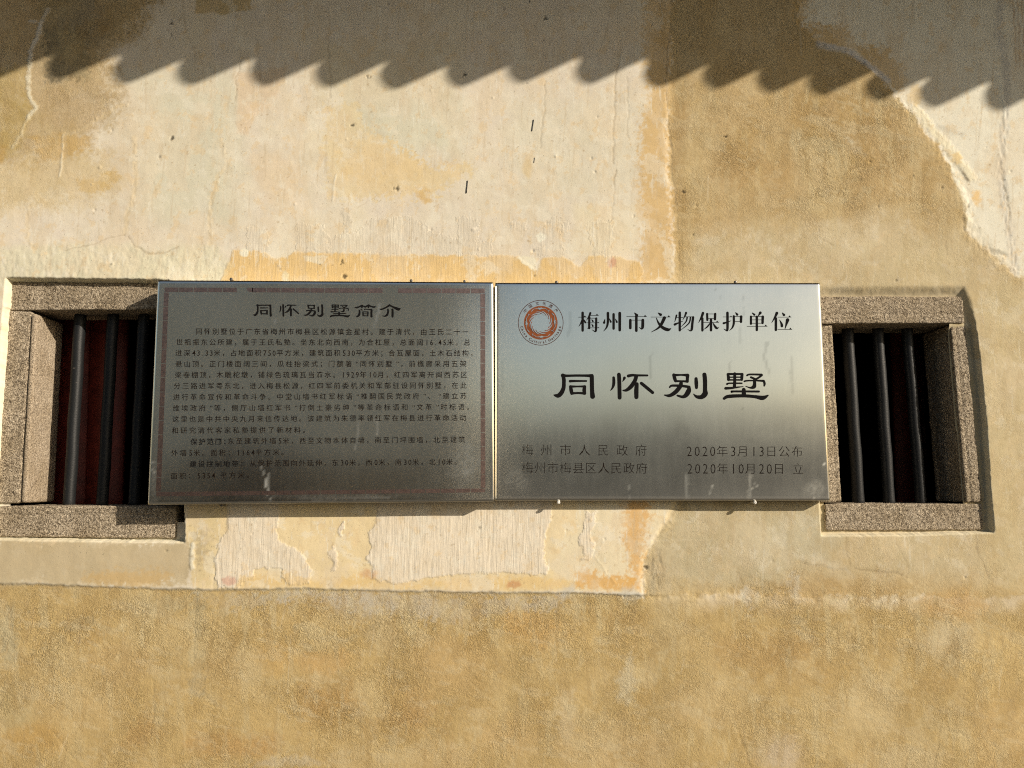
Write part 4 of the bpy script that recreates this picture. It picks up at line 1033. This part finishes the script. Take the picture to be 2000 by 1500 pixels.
BIRD = [[(487, 430, 5), (520, 395, 14), (560, 360, 7), (620, 345, 7), (690, 345, 10)], [(700, 345, 16), (735, 350, 30), (770, 345, 18)], [(700, 325, 9), (722, 298, 5)], [(765, 330, 13), (800, 300, 5)], [(740, 330, 9), (750, 300, 5)],
        [(780, 346, 16), (880, 335, 9), (940, 370, 6), (1000, 408, 7)], [(1005, 405, 10), (1022, 378, 6)], [(1000, 418, 7), (994, 450, 5)]]
for q_ in range(4):
    a = math.pi/2*q_; ca, sa = math.cos(a), math.sin(a)
    for s_ in BIRD:
        V, Fc = ribbon([(p[0], p[1], p[2]*.72) for p in s_], 4); V = (V-[766, 755])/15.0
        f.add(np.stack([V[:, 0]*ca-V[:, 1]*sa, V[:, 0]*sa+V[:, 1]*ca], 1)+EC, Fc)
f.build('emblem_birds', M_met, DR, sgR, lift=.0008)
def arcchar(f, c, ang, r, size, off, top=True):
    V, Fc = glyph(c, off)
    if not len(V): return
    sc = size/HB
    cx = (V[:, 0].min()+V[:, 0].max())/2
    u = (V[:, 0]-cx)*sc; v = (V[:, 1]-(CY if ord(c) > 255 else .30*HB))*sc
    R_ = np.array([math.cos(ang), math.sin(ang)])        # outwards, image axes (y down)
    if top: upv, rg = R_, np.array([-R_[1], R_[0]])
    else: upv, rg = -R_, np.array([R_[1], -R_[0]])
    f.add(EC+R_*r+u[:, None]*rg+v[:, None]*upv, Fc)
f = Flat()
for c, (zx, zy) in zip("中国文化遗产", ((310, 405), (465, 272), (665, 195), (868, 200), (1060, 270), (1215, 400))):
    arcchar(f, c, math.atan2(zy-755, zx-767), 38.0, 6.4, .012)
eng = "China Cultural Heritage"
wts = [.62 if c in 'ilt ' else (.75 if c in 'r' else 1.) for c in eng]
tot = sum(wts); p = 0
for c, w_ in zip(eng, wts):
    if c != ' ': arcchar(f, c, math.radians(171-(p+w_/2)/tot*162), 38.6, 6.6, .022, top=False)
    p += w_
f.build('emblem_lettering', M_orl, DR, sgR)

# ------------------------------------------------------------------ nails and small things on the wall
M_nail = plain('dull grey nail', (.16, .15, .14), .45, .8)
M_wh = plain('white plastic cap', (.75, .73, .68), .4)
def nail(px, py, mat, rad, ln, label, white=False):
    c = at(np.array(float(px)), np.array(float(py)), -ln)
    seg, V, Fc = 12, [], []
    prof = [(0, .0), (rad*.7, -.0005 if not white else -.002), (rad, rad*.35), (rad*(.9 if white else 1), rad*(1.2 if white else .6)), (rad*.45, rad*(1.5 if white else .7)), (rad*.4, ln+.01)]
    for r_, y_ in prof:
        for k in range(seg):
            t = 2*math.pi*k/seg; V.append((r_*math.cos(t), y_, r_*math.sin(t)))
    for j in range(len(prof)-1):
        for k in range(seg): Fc.append((j*seg+k, j*seg+(k+1) % seg, (j+1)*seg+(k+1) % seg, (j+1)*seg+k))
    o = mesh('nail', V, Fc, mat); o.location = c
    return tag(o, label, 'nail', 'nails holding the signs')
nail(1091, 981.2, M_wh, .0045, .032, 'white capped nail under the bright silver sign, nearer the join of the two signs', True)
nail(1475, 981.5, M_wh, .0045, .032, 'white capped nail under the bright silver sign, nearer the right window', True)
nail(451, 545.0, M_nail, .0045, .020, 'dark nail head on top edge of the grey text sign, above its title start')
nail(803, 547.8, M_nail, .0040, .020, 'dark nail head on top edge of the grey text sign, below the cream drips')
nail(907, 549.0, M_nail, .0035, .020, 'dark nail head on top of the grey text sign, nearest the join')
nail(1087, 551.0, M_nail, .0045, .020, 'dark nail head on top edge of the silver sign, above the round emblem')
nail(1437, 550.6, M_nail, .0045, .020, 'dark nail head on top edge of the silver sign, above the word end')
nail(432, 987.0, M_nail, .0035, .030, 'rusty nail under the lower edge of the grey text sign')
M_pin = plain('black wire', (.02, .02, .022), .5)
def pin(a, b, rad, label):
    j = int(np.argmin((PX-(a[0]+b[0])/2)**2+(PY-(a[1]+b[1])/2)**2)); y_ = float(Yw[j])-rad*.4
    A = at(np.array(float(a[0])), np.array(float(a[1])), y_); B_ = at(np.array(float(b[0])), np.array(float(b[1])), y_)
    o = tube('wire_stub', A, B_, rad, M_pin, None, 8, 4, .0003)
    return tag(o, label, 'wire', 'wire stubs in the plaster')
pin((1042, 234), (1039, 256), .0014, 'longest black wire stub in the cream plaster, upper one above the silver sign')
pin((1044, 308), (1043, 318), .0009, 'tiny black wire stub below the longest one on the cream plaster')
pin((913, 353), (911, 377), .0014, 'slanting black wire stub beside the yellow stain on the cream plaster')
pin((1035, -6), (1035, 5), .001, 'black wire stub in the shaded plaster at the very top')

# ------------------------------------------------------------------ what the steel reflects: yard, neighbour, hill
M_gr = plain('packed earth yard', (.075, .068, .055), .95, 0, 1.2, .3, .01)
V = [(-400, -400, 0), (400, -400, 0), (400, 400, 0), (-400, 400, 0)]
tag(mesh('ground', V, [(0, 1, 2, 3)], M_gr, None, smooth=False), kind='structure')
M_hill = plain('wooded hill', (.028, .028, .020), 1., 0, .12, .5, .5)
gxh = np.linspace(-220, 260, 90); gyh = np.linspace(-260, -70, 30)
A, Bq = np.meshgrid(gxh, gyh)
hh = (np.clip((-Bq-70)/50, 0, 1)**.7)*(13.0+2.6*fbm(A/60, Bq/60, 5, 3)+1.6*fbm(A/9, Bq/9, 8, 2))
V = np.stack([A.ravel(), Bq.ravel(), hh.ravel()-.3], 1); I = np.arange(A.size).reshape(A.shape)
qh = np.stack([I[:-1, :-1], I[:-1, 1:], I[1:, 1:], I[1:, :-1]], -1).reshape(-1, 4)
tag(mesh('hill', V, qh, M_hill, None), kind='structure')
nb = empty('neighbour_house', (-6.0, -9.5, 0))
tag(nb, 'pale limewash plaster house standing across the yard behind the viewer', 'house')
M_nb = plain('pale limewash plaster', (.80, .73, .60), .9, 0, 3, .12, .004)  # pale limewash, lightened to brighten the reflection in the grey sign
def bx(name, x0, x1, y0, y1, z0, z1, mat, par):
    V = [(x, y, z) for z in (z0, z1) for y in (y0, y1) for x in (x0, x1)]
    o = mesh(name, V, [(0, 2, 3, 1), (4, 5, 7, 6), (0, 1, 5, 4), (2, 6, 7, 3), (0, 4, 6, 2), (1, 3, 7, 5)], mat, None, smooth=False)
    return child(o, par)
bx('wall', -14, -.3, -14, -9.5, 0, 5.1, M_nb, nb)
V = [(-14.5, -9.35, 5.0), (.0, -9.35, 5.0), (.0, -11.8, 6.1), (-14.5, -11.8, 6.1), (-14.5, -14.6, 5.0), (.0, -14.6, 5.0)]
child(mesh('roof', V, [(0, 1, 2, 3), (3, 2, 5, 4), (0, 3, 4), (1, 5, 2), (0, 4, 5, 1)], M_tile, None, smooth=False), nb)
bx('reflection_band', -14.02, -.28, -9.46, -9.40, 0, 1.9, plain('brown reflection band', (.36, .28, .19), .9, 0, 3, .25), nb)  # added dark base, invented to dim the lower reflection in the grey sign
bx('door', -4.2, -3.0, -9.38, -9.34, 0, 2.2, M_wood, nb)
bx('window', -7.5, -6.6, -9.38, -9.34, 1.2, 2.2, M_room, nb)
